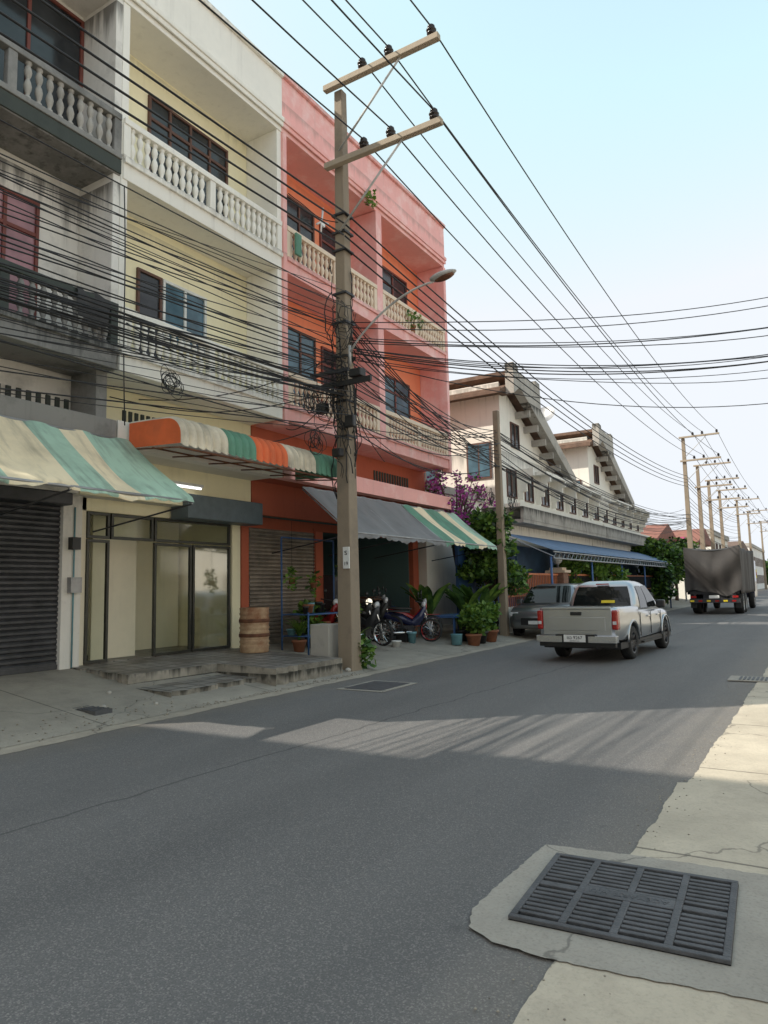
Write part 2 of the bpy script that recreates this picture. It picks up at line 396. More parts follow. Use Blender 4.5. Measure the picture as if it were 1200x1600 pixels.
m=MB();m.quad([(-.3,60,.008),(4,60,.008),(4,600,.008),(-.3,600,.008)],'pavR');struct(m.obj('far_pavement'))
strip('pavement',-30,60,lambda y:-13.,lambda y:-7.3,lambda x:zl(x)+.008,'pavL',1.0,12)
p=thing('shop_platform','raised tiled concrete platform with broken edges before the shop','platform',(-8.9,9,.0))
def slab(m,poly,z0,z1fn,ktop,kside):
    n=len(poly)
    m.quad([(x,y,z1fn(x)) for x,y in poly],ktop)
    for i in range(n):
        a,b=poly[i],poly[(i+1)%n]
        m.quad([(a[0],a[1],z0),(b[0],b[1],z0),(b[0],b[1],z1fn(b[0])),(a[0],a[1],z1fn(a[0]))],kside)
zt=lambda x:.31+(-7.5-x)/3*.10
def rag(a,b,amp,k=1):
    L=math.hypot(b[0]-a[0],b[1]-a[1]);n=max(2,int(L/.04));o=[];cut=0
    for i in range(n):
        t=i/n;f=abs(math.sin(t*L*9*k))*.4+rnd()*.5
        if rnd()<.09:cut=3;dc=ru(1,3.2)
        if cut>0:f+=dc*(1 if cut==2 else .6);cut-=1
        nx,ny=(b[1]-a[1])/L,-(b[0]-a[0])/L
        o.append((a[0]+(b[0]-a[0])*t-nx*f*amp,a[1]+(b[1]-a[1])*t-ny*f*amp))
    return o
m=MB()
slab(m,rag((-7.5,8.9),(-7.5,10.75),.035)+[(-7.5,10.75),(-10.5,10.95),(-10.5,7.18)]+rag((-10.4,7.18),(-8.85,7.12),.035)+[(-8.8,8.9)],-.02,zt,'tiles','edge')
m.obj('deck',p)
m=MB()
slab(m,rag((-7.9,7.1),(-7.9,9.0),.04)+[(-8.8,9.02),(-8.8,7.08)],-.02,lambda x:.16+(-7.9-x)*.03,'tiles','edge');m.obj('step',p)
m=MB()
base=[(-1.50,4.23),(-.9,4.31),(-.2,4.34),(.6,4.36),(.6,3.06),(-.2,3.08),(-.65,3.02),(-1.05,2.98),(-1.32,3.0),(-1.47,3.08),(-1.53,3.25),(-1.52,3.7)]
pts=[]
for i in range(len(base)):
    a,b=base[i],base[(i+1)%len(base)];L=math.hypot(b[0]-a[0],b[1]-a[1]);n=max(1,int(L/.03))
    for j in range(n):
        t=j/n;pts.append((a[0]+(b[0]-a[0])*t+ru(-.006,.006),a[1]+(b[1]-a[1])*t+ru(-.006,.006)))
m.quad([(x,y,.014) for x,y in pts],'pad');struct(m.obj('concrete_pad'))
g=thing('drain_grate','square cast iron drain grate with four columns of slots','drain cover',(-.895,3.675,0.0));g.rotation_euler[2]=math.radians(3)
W,H=.93,.86
m=MB();m.box(-W/2,W/2,-H/2,H/2,.0155,.0165,'pit_shade');m.obj('pit_shade',g,local=True)  # thin black sheet painted in for the shade below the slots
m=MB();t0,t1=.017,.036
bw=.032
m.box(-W/2,W/2,-H/2,-H/2+bw,t0,t1,'iron');m.box(-W/2,W/2,H/2-bw,H/2,t0,t1,'iron')
m.box(-W/2,-W/2+bw,-H/2+bw,H/2-bw,t0,t1,'iron');m.box(W/2-bw,W/2,-H/2+bw,H/2-bw,t0,t1,'iron')
ix0,ix1=-W/2+bw,W/2-bw;iy0,iy1=-H/2+bw,H/2-bw
vb=.036
cw=(ix1-ix0-3*vb)/4
for i in range(1,4):
    x=ix0+i*cw+(i-1)*vb;m.box(x,x+vb,iy0,iy1,t0,t1,'iron')
mb=.05
for i in range(4):
    x0=ix0+i*(cw+vb)
    m.box(x0,x0+cw,-mb/2,mb/2,t0,t1,'iron')
    for (a,b) in ((iy0,-mb/2),(mb/2,iy1)):
        n=8;pt=(b-a)/n
        for j in range(1,n):
            m.box(x0,x0+cw,a+j*pt-.0135,a+j*pt+.0135,t0,t1-.001,'iron')
m.box(-.21,.21,-.05,.05,t1-.006,t1+.003,'iron')
m.obj('grate',g,bev=.004,local=True)
text('ACEMART  H.U','lettering',.055,'iron',Matrix.Translation((0,0,t1+.003))@Matrix.Rotation(math.pi,4,'Z'),g,.0018)
g=thing('drain_cover','flat dark rectangular iron cover set in the asphalt','drain cover',(-6.12,9.75,0))
BX('surround',g,(-6.55,-5.69,9.2,10.3,.004,.010),'pad')
BX('lid',g,(-6.46,-5.78,9.3,10.2,.011,.018),'iron',.003)
m=MB();m.box(-8.35,-7.75,5.75,6.0,.05,.12,'iron')
for i in range(6): m.box(-8.33+i*.1,-8.30+i*.1,5.76,5.99,.12,.128,'iron')
lab(m.obj('gutter_cover'),'small dark iron gutter cover beside the pavement edge','drain cover')
m=MB()
m.box(-1.3,-.35,12.3,12.9,.010,.022,'pad')
for i in range(12): m.box(-1.15+i*.06,-1.12+i*.06,12.4,12.8,.022,.03,'iron')
lab(m.obj('drain_grate_small'),'small iron grate in a concrete pad at the road edge','drain cover')
def pebbles():
    m=MB()
    for i in range(260):
        x=-7.2-abs(random.gauss(0,.5));y=ru(4,11)
        if y>7 and x<-7.4: x=-7.25-ru(0,.15)
        r=ru(.005,.018);z=zl(x)+.01
        m.lathe((x,y,z),[(r*.6,0),(r,r*.4),(r*.5,r*.9)],'pavL',5)
    for i in range(260):
        x=-1.0+random.gauss(0,.12);y=ru(1.5,12);r=ru(.003,.008)
        m.lathe((x,y,.008),[(r*.7,0),(r,r*.4),(r*.5,r*.8)],'pavL',5)
    o=m.obj('gravel');o['kind']='stuff';lab(o,'loose grit and small stones along the road edges','gravel')
pebbles()
for i,(x,y,r) in enumerate([(-8.0,6.05,.04),(-8.6,6.6,.035),(-7.75,6.7,.03),(-7.55,11.0,.06),(-7.9,10.95,.05)]):
    m=MB();m.lathe((x,y,zl(x)),[(r*.8,0),(r*1.1,r*.5),(r*.8,r),(r*.3,r*1.3)],'stained',7)
    lab(m.obj('stone'),'loose lump of broken concrete on the pavement','stone','stones on the pavement')
# ------------------------------------------------------------------ building helpers
XB=-10.1
XF=-9.2
XG=-10.45
def window(par,y0,y1,z0,z1,x=XB,n=2,kf='frame_dark',kg='glass',trans=.0):
    m=MB();t=.055
    m.box(x-.02,x+.05,y0,y1,z0,z0+t,kf);m.box(x-.02,x+.05,y0,y1,z1-t,z1,kf)
    m.box(x-.02,x+.05,y0,y0+t,z0+t,z1-t,kf);m.box(x-.02,x+.05,y1-t,y1,z0+t,z1-t,kf)
    for i in range(1,n):
        y=y0+(y1-y0)*i/n;m.box(x-.02,x+.045,y-.028,y+.028,z0+t,z1-t,kf)
    if trans: m.box(x-.02,x+.043,y0+t,y1-t,z1-trans-.03,z1-trans+.03,kf)
    w_=m.obj('window',par,bev=.006)
    g_=MB();g_.quad([(x+.012,y0+.03,z0+.03),(x+.012,y1-.03,z0+.03),(x+.012,y1-.03,z1-.03),(x+.012,y0+.03,z1-.03)],kg)
    g_.obj('window_pane',w_);return w_
BAL={}
def balmesh(k):
    if k in BAL:return BAL[k]
    m=MB();pr=[(.050,0),(.050,.05),(.030,.06),(.028,.09),(.050,.16),(.058,.22),(.045,.28),(.028,.32),(.028,.34),(.045,.38),(.056,.44),(.045,.50),(.028,.54),(.050,.56),(.050,.60)]
    m.lathe((0,0,0),pr,k,10);o=m.obj('baluster');BAL[k]=o.data;bpy.data.objects.remove(o);return BAL[k]
def balcony(par,y0,y1,zb,kslab,kbal,kcap,n,band=None):
    m=MB()
    m.box(XB+.002,XF,y0,y1,zb,zb+.34,kslab)
    m.box(XF,XF+.05,y0,y1,zb+.27,zb+.36,kslab)
    if band: m.box(XF,XF+.03,y0,y1,zb+.02,zb+.26,band)
    b=m.obj('balcony',par,bev=.01)
    m=MB();zr=zb+.34+.62
    m.box(XF-.13,XF+.03,y0,y1,zr,zr+.11,kcap);m.box(XF-.11,XF+.01,y0,y1,zb+.342,zb+.38,kcap)
    for yy in (y0+.06,y1-.06,(y0+y1)/2): m.box(XF-.11,XF+.012,yy-.07,yy+.07,zb+.38,zr,kcap)
    m.obj('railing',b,bev=.012)
    me=balmesh(kbal)
    og=ORG[b.name]
    for i in range(n):
        y=y0+.2+(y1-y0-.4)*i/(n-1)
        if abs(y-(y0+y1)/2)<.1: continue
        o=bpy.data.objects.new('baluster',me);COL.objects.link(o);o.parent=b
        o.location=Vector((XF-.05,y,zb+.37))-og;o.rotation_euler[2]=ru(0,6)
    return b
def block(par,y0,y1,kw,kside,kpar,ktrim,ztop=12.85,zc=11.5,xb=-21):
    BX('wall',par,(xb,XB,y0+.001,y1-.001,5.1,zc),kw)
    for (a,b) in ((y0+.003,y0+.14),(y1-.14,y1-.003)):
        BX('side_wall',par,(XB+.002,XF-.02,a,b,5.44,zc-.002),kside,bev=.008)
    m=MB()
    m.box(xb,XF,y0,y1,zc,zc+.22,kpar)
    m.box(XF-.25,XF+.02,y0,y1,zc+.22,ztop-.1,kpar)
    m.box(XF-.3,XF+.09,y0,y1,ztop-.1,ztop,ktrim)
    m.box(XF+.02,XF+.06,y0,y1,zc+.1,zc+.2,ktrim)
    m.box(XF+.02,XF+.09,y0,y1,zc+.2,zc+.30,ktrim)
    m.box(xb,XF-.25,y0,y1,ztop-.4,ztop-.3,kpar)
    m.obj('parapet',par,bev=.012)
def shutter(par,y0,y1,z0,z1,x,k):
    m=MB();n=int((z1-z0)/.085);pr=[]
    for i in range(n):
        z=z0+(z1-z0)*i/n;h=(z1-z0)/n
        pr+=[(x,z),(x+.028,z+h*.3),(x+.028,z+h*.7)]
    pr.append((x,z1))
    rings=[[(a,y0,b) for a,b in pr],[(a,y1,b) for a,b in pr]]
    m.loft(rings,k,cap=False,smooth=False,closed=False)
    m.box(x-.01,x+.05,y0,y1,z0-.04,z0+.03,k)
    m.obj('roller_shutter',par)
# ---------------- grey shophouse
GY=3.4
g=thing('shophouse','weathered grey-white three-storey shophouse with mould-stained balconies','building',(-12,5.1,0))
block(g,GY,7.1,'grey','grey','grey','grey')
balcony(g,GY,7.08,8.35,'greydark','stained','greydark',20,band='black')
balcony(g,GY,7.08,5.1,'greydark','greydark','black',20)
window(g,5.0,6.95,8.9,11.4,n=2,kf='frame_red')
window(g,3.7,4.7,8.9,11.4,n=2,kf='frame_red')
window(g,4.6,6.25,5.6,7.75,n=3,kf='frame_red',kg='glasspink',trans=.55)
m=MB();m.box(XB-.1,XB,GY,7.098,3.2,5.098,'grey');m.box(XG-.25,XG+.1,7.0,7.35,.2,3.2,'grey')
m.box(-21,XG-.3,GY,7.1,.0,3.2,'grey');m.box(-21,XB-.1,GY,7.1,3.2,5.1,'grey')
m.box(XF-.25,XF,GY,7.1,3.95,4.28,'greydark');m.box(XB,XF-.25,6.9,7.1,3.9,5.1,'greydark')
m.box(XB-.02,XF-.25,GY,6.9,3.9,4.02,'greydark')
for i in range(9):
    m.box(XB,XB+.03,5.5+i*.16,5.58+i*.16,4.45,4.7,'black')
m.obj('ground_floor_wall',g,bev=.008)
shutter(g,GY+.1,7.0,.44,3.1,XG,'shdark')
BX('shutter_box',g,(XG,XG+.35,GY+.1,7.0,3.0,3.2),'shdark',.02)
# ---------------- yellow shophouse
y_=thing('shophouse','cream-yellow three-storey shophouse with white balustrades and glass shopfront','building',(-12,9.1,0))
block(y_,7.1,11.2,'yellow','white','white','white')
balcony(y_,7.14,11.17,8.35,'white','white','white',24)
balcony(y_,7.14,11.17,5.1,'white','white','white',24)
window(y_,8.35,10.45,8.8,10.95,n=4,kf='frame_dark',trans=.45)
window(y_,8.15,8.72,5.6,7.45,n=1,kf='frame_dark')
window(y_,8.74,9.85,6.2,7.45,n=2,kf='frame_white',kg='glassblue')
m=MB();m.box(XB-.1,XB,7.12,11.19,3.2,5.098,'yellow')
m.box(XG-.1,XG,7.12,11.19,2.98,3.2,'yellow');m.box(-21,-15,7.12,11.19,0,5.09,'beige')
m.box(-15,XG,7.35,7.5,.3,3.2,'beige');m.box(-15,XG+.05,10.95,11.19,.3,3.2,'yellow');m.box(-15,XG,7.5,10.95,.36,.42,'tiles')
m.box(-15,XB-.1,7.12,11.19,3.2,3.3,'soffit');m.box(XB-.1,XF-.25,7.12,11.19,3.9,3.98,'soffit')
m.box(XF-.28,XF-.02,7.14,11.18,3.88,4.3,'white')
for i in range(12): m.box(XB,XB+.03,7.9+i*.13,7.97+i*.13,4.5,4.75,'black')
m.box(XB,XB+.05,7.8,9.55,4.42,4.48,'white')
m.obj('ground_floor_wall',y_,bev=.006)
def slidedoor(par,y0,y1,z0,z1,k='frame_alu',kg='clear'):
    m=MB();x=XG-.03;t=.05
    m.box(x,x+.06,y0,y1,z0,z0+t,k);m.box(x,x+.06,y0,y1,z1-t,z1,k)
    m.box(x,x+.06,y0,y0+t,z0+t,z1-t,k);m.box(x,x+.06,y1-t,y1,z0+t,z1-t,k)
    o=m.obj('shop_door',par,bev=.005)
    if kg:
        q=MB();q.quad([(x+.03,y0+.03,z0+.03),(x+.03,y1-.03,z0+.03),(x+.03,y1-.03,z1-.03),(x+.03,y0+.03,z1-.03)],kg);q.obj('door_pane',o)
for a,b,kg in ((7.5,7.95,'clear'),(8.93,9.85,'clear'),(9.88,10.92,'clear')):
    slidedoor(y_,a,b,.42,2.5,kg=kg);
for a,b in ((7.5,7.95),(7.98,8.9),(8.93,10.92)): slidedoor(y_,a,b,2.52,2.97)
BX('interior_partition',y_,(XG-.55,XG-.5,8.0,8.95,.42,3.1),'beige')
BX('interior_partition',y_,(XG-1.6,XG-1.5,8.6,10.9,.42,3.1),'beige')
BX('signboard',y_,(XG+.03,XG+.5,9.3,11.4,2.96,3.42),'greybox',.015)
# ---------------- pink shophouse
p=thing('shophouse','salmon pink and orange three-storey double shophouse with cream balustrades','building',(-12,15.2,0))
block(p,11.2,19.1,'orange','pink','pink','pink',ztop=12.88)
BX('pilaster',p,(XB+.002,XF+.02,15.02,15.3,5.1,11.48),'pink',.01)
BX('pilaster',p,(XF-.25,XF+.035,18.95,19.1,5.0,11.48),'pink',.01)
BX('pilaster',p,(XF-.3,XF+.03,11.21,11.33,5.0,11.48),'pink',.01)
for a,b in ((11.34,15.02),(15.3,18.95)):
    balcony(p,a,b,8.35,'pink','cap','cap',21);balcony(p,a,b,5.1,'pink','cap','cap',21)
for z in (8.7,5.45):
    window(p,12.3,13.5,z+.2,z+2.25,n=2,kf='frame_dark',trans=.5,kg='glassblue' if z<6 else 'glass')
    window(p,13.75,14.6,z,z+2.15,n=1,kf='frame_red',trans=.45)
    window(p,16.5,18.2,z+.1,z+2.2,n=2,kf='frame_red',trans=.45,kg='glassblue' if z<6 else 'glass')
m=MB()
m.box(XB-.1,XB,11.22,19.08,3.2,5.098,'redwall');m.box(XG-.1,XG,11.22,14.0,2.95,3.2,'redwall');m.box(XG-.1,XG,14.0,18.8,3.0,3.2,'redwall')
m.box(-17,XG+.06,11.22,11.45,.2,3.2,'redwall');m.box(-17,XG+.05,18.75,19.08,.2,3.2,'redwall');m.box(XG-.2,XG+.05,13.85,14.15,.2,3.0,'redwall')
m.box(-21,-16,11.22,19.08,.0,5.09,'teal');m.box(-16,XB-.1,11.22,19.08,3.2,3.3,'teal')
m.box(-16,XG-.1,18.7,18.74,.3,3.2,'teal')
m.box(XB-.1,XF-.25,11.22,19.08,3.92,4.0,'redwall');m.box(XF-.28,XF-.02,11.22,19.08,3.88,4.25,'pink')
m.box(-16,XG,11.45,18.75,.34,.40,'pavL')
for j in range(2):
  for i in range(14):
    m.box(XB,XB+.03,12.3+j*3.8+i*.14,12.37+j*3.8+i*.14,4.5,4.78,'black')
m.obj('ground_floor_wall',p,bev=.006)
shutter(p,11.5,13.82,.44,2.95,XG,'shbrown')
shutter(p,14.2,15.1,.44,2.95,XG-1.2,'shbrown')
nb=thing('shophouse','unseen cream three-storey shophouse added beyond an alley gap to shade the road','building',(-12,-10,0))  # invented out-of-view block; its roof edge casts the near road shadow
block(nb,-18.9,-3.05,'yellow','white','white','white',xb=-14.8)
BX('ground_floor_wall',nb,(-14.8,XB,-18.9,-3.05,0,5.1),'yellow')
BX('shadow_wing',nb,(-21,-14.81,-18.9,-3.45,0,12.5),'yellow')  # added unseen wing, set back to slant the shadow edge on the road
for i in range(4):
    a=-18.9+i*3.96
    balcony(nb,a,a+3.96,8.35,'white','white','white',12);balcony(nb,a,a+3.96,5.1,'white','white','white',12)
    window(nb,a+1,a+3,9,11);window(nb,a+1,a+3,5.8,7.8)
for i in range(7):
    y0=-16+i*9
    h=thing('bounce_house','unseen white two-storey shophouse added opposite to bounce light onto the facades','building',(11,y0+4,0),'added shophouses on the facing side')  # out-of-view row added for warm bounce light on the shaded facades
    BX('wall',h,(8.5,18,y0,y0+8.6,0,6.2),'white')
    BX('parapet',h,(8.4,8.6,y0,y0+8.6,6.2,6.9),'white')
    for j in range(2):
        for (z0,z1) in ((.3,2.6),(3.9,5.4)):
            BX('window',h,(8.44,8.52,y0+1.2+j*4.2,y0+3.2+j*4.2,z0,z1),'shbrown' if z0<1 else 'glass')
# ------------------------------------------------------------------ awnings
def awning(name,label,y0,y1,xb,zb,xf,zf,stripes,skew=0,val=.13,sag=.07):
    a=thing(name,label,'awning',(xb,(y0+y1)/2,zf-.2))
    m=MB();tot=sum(w for w,_ in stripes);y=y0;S=8
    for w_,k in stripes:
        ya=y;yb=y+(y1-y0)*w_/tot;y=yb;nn=max(2,int((yb-ya)/.08));rings=[]
        for j in range(nn+1):
            yy=ya+(yb-ya)*j/nn;r=[]
            u=(yy-y0)/(y1-y0)
            for i in range(S+1):
                t=i/S;sg=sag*math.sin(math.pi*t)*(.6+.4*math.sin(yy*4.1))
                r.append((xb+(xf-xb)*t,yy+skew*t*(u*2-1),zb+(zf-zb)*t-sg+.018*math.sin(yy*9+t*5)-.03*t*math.sin(yy*3.3)))
            sc_=abs(math.sin((yy-y0)*math.pi/.26))
            l=r[-1];r.append((l[0]+.02,l[1],l[2]-val*.5));r.append((l[0]+.02+.02*math.sin(yy*8),l[1],l[2]-val*(.65+.35*sc_)))
            rings.append(r)
        m.loft(rings,k,cap=False,closed=False)
    m.obj('canopy',a,recalc=False)
    m=MB()
    m.tube([(xf,y0-skew,zf-.02),(xf,y1+skew,zf-.02)],.022,'steel',8);m.tube([(xb,y0,zb-.02),(xb,y1,zb-.02)],.022,'steel',8)
    n=max(2,int((y1-y0)/1.8)+1)
    for i in range(n):
        yy=y0+(y1-y0)*i/(n-1);yf=yy+skew*(2*i/(n-1)-1)
        m.tube([(xb,yy,zb-.06),(xf,yf,zf-.06)],.016,'steel',6)
        m.tube([(xf-.02,yf,zf-.06),(XB+.1,yy,zf-.35)],.014,'darksteel',6)
    m.obj('frame',a)
awning('awning','faded green and cream striped canvas awning, sagging over the shutter',3.5,7.3,-9.15,3.98,-7.85,2.93,[(1.1,'fgreen'),(.20,'fgreen'),(.98,'fcream'),(.62,'fgreen'),(.45,'fcream'),(.95,'fgreen')],skew=.12,val=.08,sag=.1)
awning('awning','plain grey canvas awning over the workshop entrance',11.75,15.9,-9.15,3.75,-7.9,2.72,[(1,'fgrey')],skew=.05)
awning('awning','green and white striped awning at the end of the workshop',15.93,19.2,-9.15,3.75,-7.9,2.72,[(.5,'fdgreen'),(.6,'fcream'),(.8,'fdgreen'),(.55,'fcream'),(.6,'fgreen')],skew=.05)
a=thing('awning','ribbed roller awning striped orange, cream and green, curved front','awning',(-9.15,9.3,3.5))
m=MB();seq=['fwhite']*6+['fdgreen']*4+['forange']*5+['fwhite']*5+['fdgreen']*5
y0,y1=7.3,11.5;rw=(y1-y0)/len(seq)
def prof():
    pts=[(-9.15,4.26),(-8.6,4.24)]
    for i in range(9):
        q=math.pi/2*i/8;pts.append((-8.3+.32*math.sin(q),3.93+.29*math.cos(q)))
    pts.append((-7.98,3.80));return pts
for i,k in enumerate(seq):
    rings=[]
    for j in range(7):
        t=j/6;bl=math.sin(math.pi*t)**.7;o=.045*bl;r=[]
        for n_,(x,z) in enumerate(prof()):
            q=max(0,min(1,(n_-1)/9))*math.pi/2
            r.append((x+o*math.sin(q),y0+(i+t)*rw,z+o*math.cos(q)-(.05*bl if n_==11 else 0)))
        rings.append(r)
    m.loft(rings,k,cap=False,closed=False)
m.obj('canopy',a,recalc=False)
m=MB();m.quad([(x,y0,z) for x,z in prof()]+[(-8.02,y0,3.80),(-9.15,y0,3.86)],'forange');m.obj('side_panel',a)
m=MB();m.quad([(x,y1,z) for x,z in prof()]+[(-9.15,y1,3.86)],'fdgreen');m.obj('side_panel',a)
m=MB()
for i in range(6):
    yy=y0+.02+(y1-y0-.04)*i/5;m.tube([(-9.1,yy,3.84),(-8.0,yy,3.74)],.014,'rust',6)
m.tube([(-7.99,y0,3.73),(-7.99,y1,3.73)],.018,'rust',6);m.tube([(-8.6,y0,3.80),(-8.6,y1,3.80)],.015,'rust',6)
m.obj('frame',a)
def fluo(x,y,z,L,lbl):
    f=thing('fluorescent_lamp',lbl,'lamp',(x,y,z),'fluorescent lamps under the canopies')
    m=MB();m.box(x-.04,x+.04,y-L/2,y+L/2,z,z+.05,'frame_white');m.obj('housing',f)
    m=MB();m.tube([(x,y-L/2+.03,z-.025),(x,y+L/2-.03,z-.025)],.018,'tube',8);m.obj('tube',f)
fluo(-9.9,9.0,3.55,1.2,'lit white fluorescent lamp under the shop canopy')
fluo(-13.0,16.5,3.1,1.2,'lit fluorescent lamp inside the workshop')
# ------------------------------------------------------------------ gabled row houses
def gable_house(yo,label):
    h=thing('row_house',label,'building',(-12,yo+6,0),'gabled row houses')
    xf=-9.0;sl=.464
    L=lambda y:9.75-sl*(y-yo)
    m=MB()
    m.extr([(yo,0),(yo,L(yo)-.5),(yo+7,L(yo+7)-.3),(yo+12,6.2),(yo+12,0)],'x',-20,xf-.7,'cream');m.obj('wall',h)
    m=MB()
    m.extr([(yo-.22,L(yo)-1.1),(yo-.22,9.85),(yo+.25,9.8),(yo+.3,9.6),(yo+2.2,9.5),(yo+2.25,9.72),(yo+2.7,9.68),(yo+2.75,L(yo+2.75)+.12),(yo+7.3,L(yo+7.3)+.05),(yo+7.3,L(yo+7.3)-.40),(yo+.4,L(yo)-.75)],'x',xf-.35,xf,'stained')
    m.obj('gable_parapet',h,bev=.02)
    m=MB()
    m.extr([(yo-.1,L(yo)-.15),(yo+7.1,L(yo+7.1)-.1),(yo+7.1,L(yo+7.1)-.25),(yo-.1,L(yo)-.3)],'x',-20,xf-.36,'roof')
    m.box(-20,xf-.35,yo-.7,yo+.3,8.75,8.82,'roof')
    m.extr([(yo-.75,8.62),(yo-.75,8.74),(yo+.3,9.2),(yo+.3,9.05)],'x',-20,xf-.36,'roof')
    m.box(-20,xf-.3,yo+7.1,yo+12,6.2,6.35,'roof')
    m.obj('roof',h)
    for i in range(6):
        yy=yo+1.6+i*.9;z=L(yy)-.5
        BX('rafter_end',h,(xf-.7,xf-.1,yy,yy+.12,z-.38,z-.12),'stained')
    m=MB()
    m.box(xf-.7,xf+.05,yo,yo+12,3.85,3.98,'stained');m.box(xf-.06,xf+.06,yo,yo+12,3.98,4.45,'stained');m.obj('canopy_slab',h,bev=.01)
    for i in range(6):
        yy=yo+1.6+i*2.05;m=MB()
        for j in range(4):
            m.box(xf-.7,xf-.5+j*.15,yy,yy+.14,4.9+j*.3,5.2+j*.3,'cream')
        m.obj('stepped_bracket',h,bev=.01)
    m=MB();m.box(xf-.7,xf-.05,yo+3.2,yo+12,6.05,6.18,'cream')
    m.box(xf-.68,xf-.1,yo+.1,yo+11.9,4.46,4.6,'cream');m.obj('ledge',h)
    for a in (.4,2.3,4.3,6.3,8.3,10.4): window(h,yo+a,yo+a+1.0,4.9,6.0,x=xf-.7,n=2,kf='frame_dark')
    window(h,yo+1.0,yo+1.9,6.9,7.9,x=xf-.7,n=2)
    for (xa,z0,z1) in ((-11.1,5.6,7.0),(-13.4,5.6,7.0),(-11.1,2,3.2),(-15.6,5.6,7)):
        m=MB();m.box(xa,xa+1.0,yo-.05,yo+.02,z0,z1,'frame_dark');ww=m.obj('window',h)
        for q in range(2): BX('window_pane',ww,(xa+.07+q*.46,xa+.47+q*.46,yo-.06,yo-.05,z0+.07,z1-.07),'glassblue')
    BX('string_course',h,(-20,xf-.7,yo-.08,yo,4.3,4.5),'stained')
gable_house(24.5,'cream row house with stained gable parapet and roof fin')
gable_house(36.6,'cream row house with stained gable and cantilevered brackets')
a=thing('canopy','long blue sheet canopy on steel lattice before the row houses','canopy',(-8.4,33,2.6))
m=MB();rings=[]
for i in range(60):
    yy=23+i*.38;rings.append([(-9.3+1.9*j/10,yy,3.4-.7*j/10+.03*math.sin(yy*16.5)) for j in range(11)])
m.loft(rings,'bluesheet',cap=False,closed=False,smooth=False);m.obj('roof_sheet',a)
m=MB()
m.tube([(-7.4,23,2.66),(-7.4,45.4,2.66)],.03,'steel',6);m.tube([(-7.4,23,2.44),(-7.4,45.4,2.44)],.03,'steel',6)
for i in range(45):
    yy=23+i*.5;m.tube([(-7.4,yy,2.44),(-7.4,yy+.25,2.66)],.012,'steel',4);m.tube([(-7.4,yy+.25,2.66),(-7.4,yy+.5,2.44)],.012,'steel',4)
    if i%4==0: m.tube([(-7.4,yy,2.5),(-9.2,yy,3.35)],.02,'steel',4)
for yy in (23,28,33,38,45): m.tube([(-7.5,yy,0),(-7.5,yy,2.5)],.04,'blue',8)
m.obj('lattice_frame',a)
m=MB();m.box(-9.4,-9.3,19.6,24.4,0,3.1,'blue');lab(m.obj('sheet_wall'),'blue painted sheet wall under the canopy','wall')
m=MB();m.box(-9.35,-9.25,24.5,48,0,3.0,'bluesheet')
lab(m.obj('sheet_wall'),'pale blue sheet wall in front of the row houses','wall')
f=thing('fence','low wall with orange and white steel railings','fence',(-8.2,30,0))
BX('base_wall',f,(-8.3,-8.15,24.6,44,.0,1.0),'stained',.01)
BX('base_wall',f,(-8.3,-8.15,20.2,24.59,.0,.9),'cream',.01)
m=MB()
for i in range(140): 
    yy=20.3+i*.17;m.box(-8.24,-8.21,yy,yy+.035,.9,1.95,'orangefence' if yy<27 else 'darksteel')
m.box(-8.25,-8.20,20.2,44,1.9,1.97,'orangefence');m.box(-8.25,-8.20,20.2,44,1.2,1.25,'orangefence')
m.obj('railing',f)
yy=26.2
g=thing('gate_pillar','brown brick gate pillar topped with a white globe lamp','pillar',(-8.3,yy,0))
m=MB();m.box(-8.6,-8.0,yy-.3,yy+.3,0,2.0,'brick')
m.box(-8.68,-7.92,yy-.38,yy+.38,2.0,2.1,'cap');m.box(-8.55,-8.05,yy-.25,yy+.25,2.1,2.2,'cap');m.obj('shaft',g,bev=.01)
m=MB();m.lathe((-8.3,yy,2.2),[(.06,0),(.04,.1),(.08,.16)],'steel',12)
m.obj('lamp_base',g);m=MB();m.lathe((-8.3,yy,2.52),[(.19*math.sin(math.pi*i/12)+.001,-.19*math.cos(math.pi*i/12)) for i in range(13)],'globe',18);m.obj('globe_lamp',g)
b=thing('lean_to','cream low extension wall with stained parapet beside the pink house','building',(-12,21,0))
m=MB();m.box(-18,-10.2,19.25,23.6,0,4.6,'cream');m.box(-18,-10.1,19.2,23.7,4.6,4.85,'stained');m.obj('wall',b,bev=.01)
def dhouse(x0,x1,y0,y1,z,k,kr,lbl,gab=True):
    h=thing('distant_house',lbl,'building',((x0+x1)/2,(y0+y1)/2,0),'houses farther down the street')
    m=MB();m.box(x0,x1,y0,y1,0,z,k);m.obj('wall',h)
    m=MB()
    if gab:
        ym=(y0+y1)/2;m.extr([(y0-.6,z),(ym,z+1.4),(y1+.6,z)],'x',x0-.5,x1+.6,kr)
    else: m.box(x0-.2,x1+.2,y0-.2,y1+.2,z,z+.5,kr)
    m.obj('roof',h)
    n=int((y1-y0)/3)
    for i in range(n):
        for zz in (1.,4.) if z>5 else (1.,):
            window(h,y0+1+i*3,y0+2.4+i*3,zz,zz+1.5,x=x1,n=2)
    for i in range(2):
        m=MB();m.box(x1-2.4-i*3,x1-1.2-i*3,y0-.03,y0+.01,z-2.3,z-1,'glass');m.obj('window',h)
dhouse(-19,-9.5,50,59,4.4,'cream','redroof','cream house with red tiled roof')
dhouse(-16,-8.6,63,72,4.8,'cream','redroof','cream two-storey house with red tiled roof')
dhouse(-16,-8.6,76,92,6.2,'cream','stained','pale flat-roofed shophouse row',False)
dhouse(-16,-8.8,97,120,5.6,'pink','roof','pinkish two-storey shophouse row')
dhouse(-16,-8.6,126,160,7,'grey','stained','grey shophouse row far down the street',False)
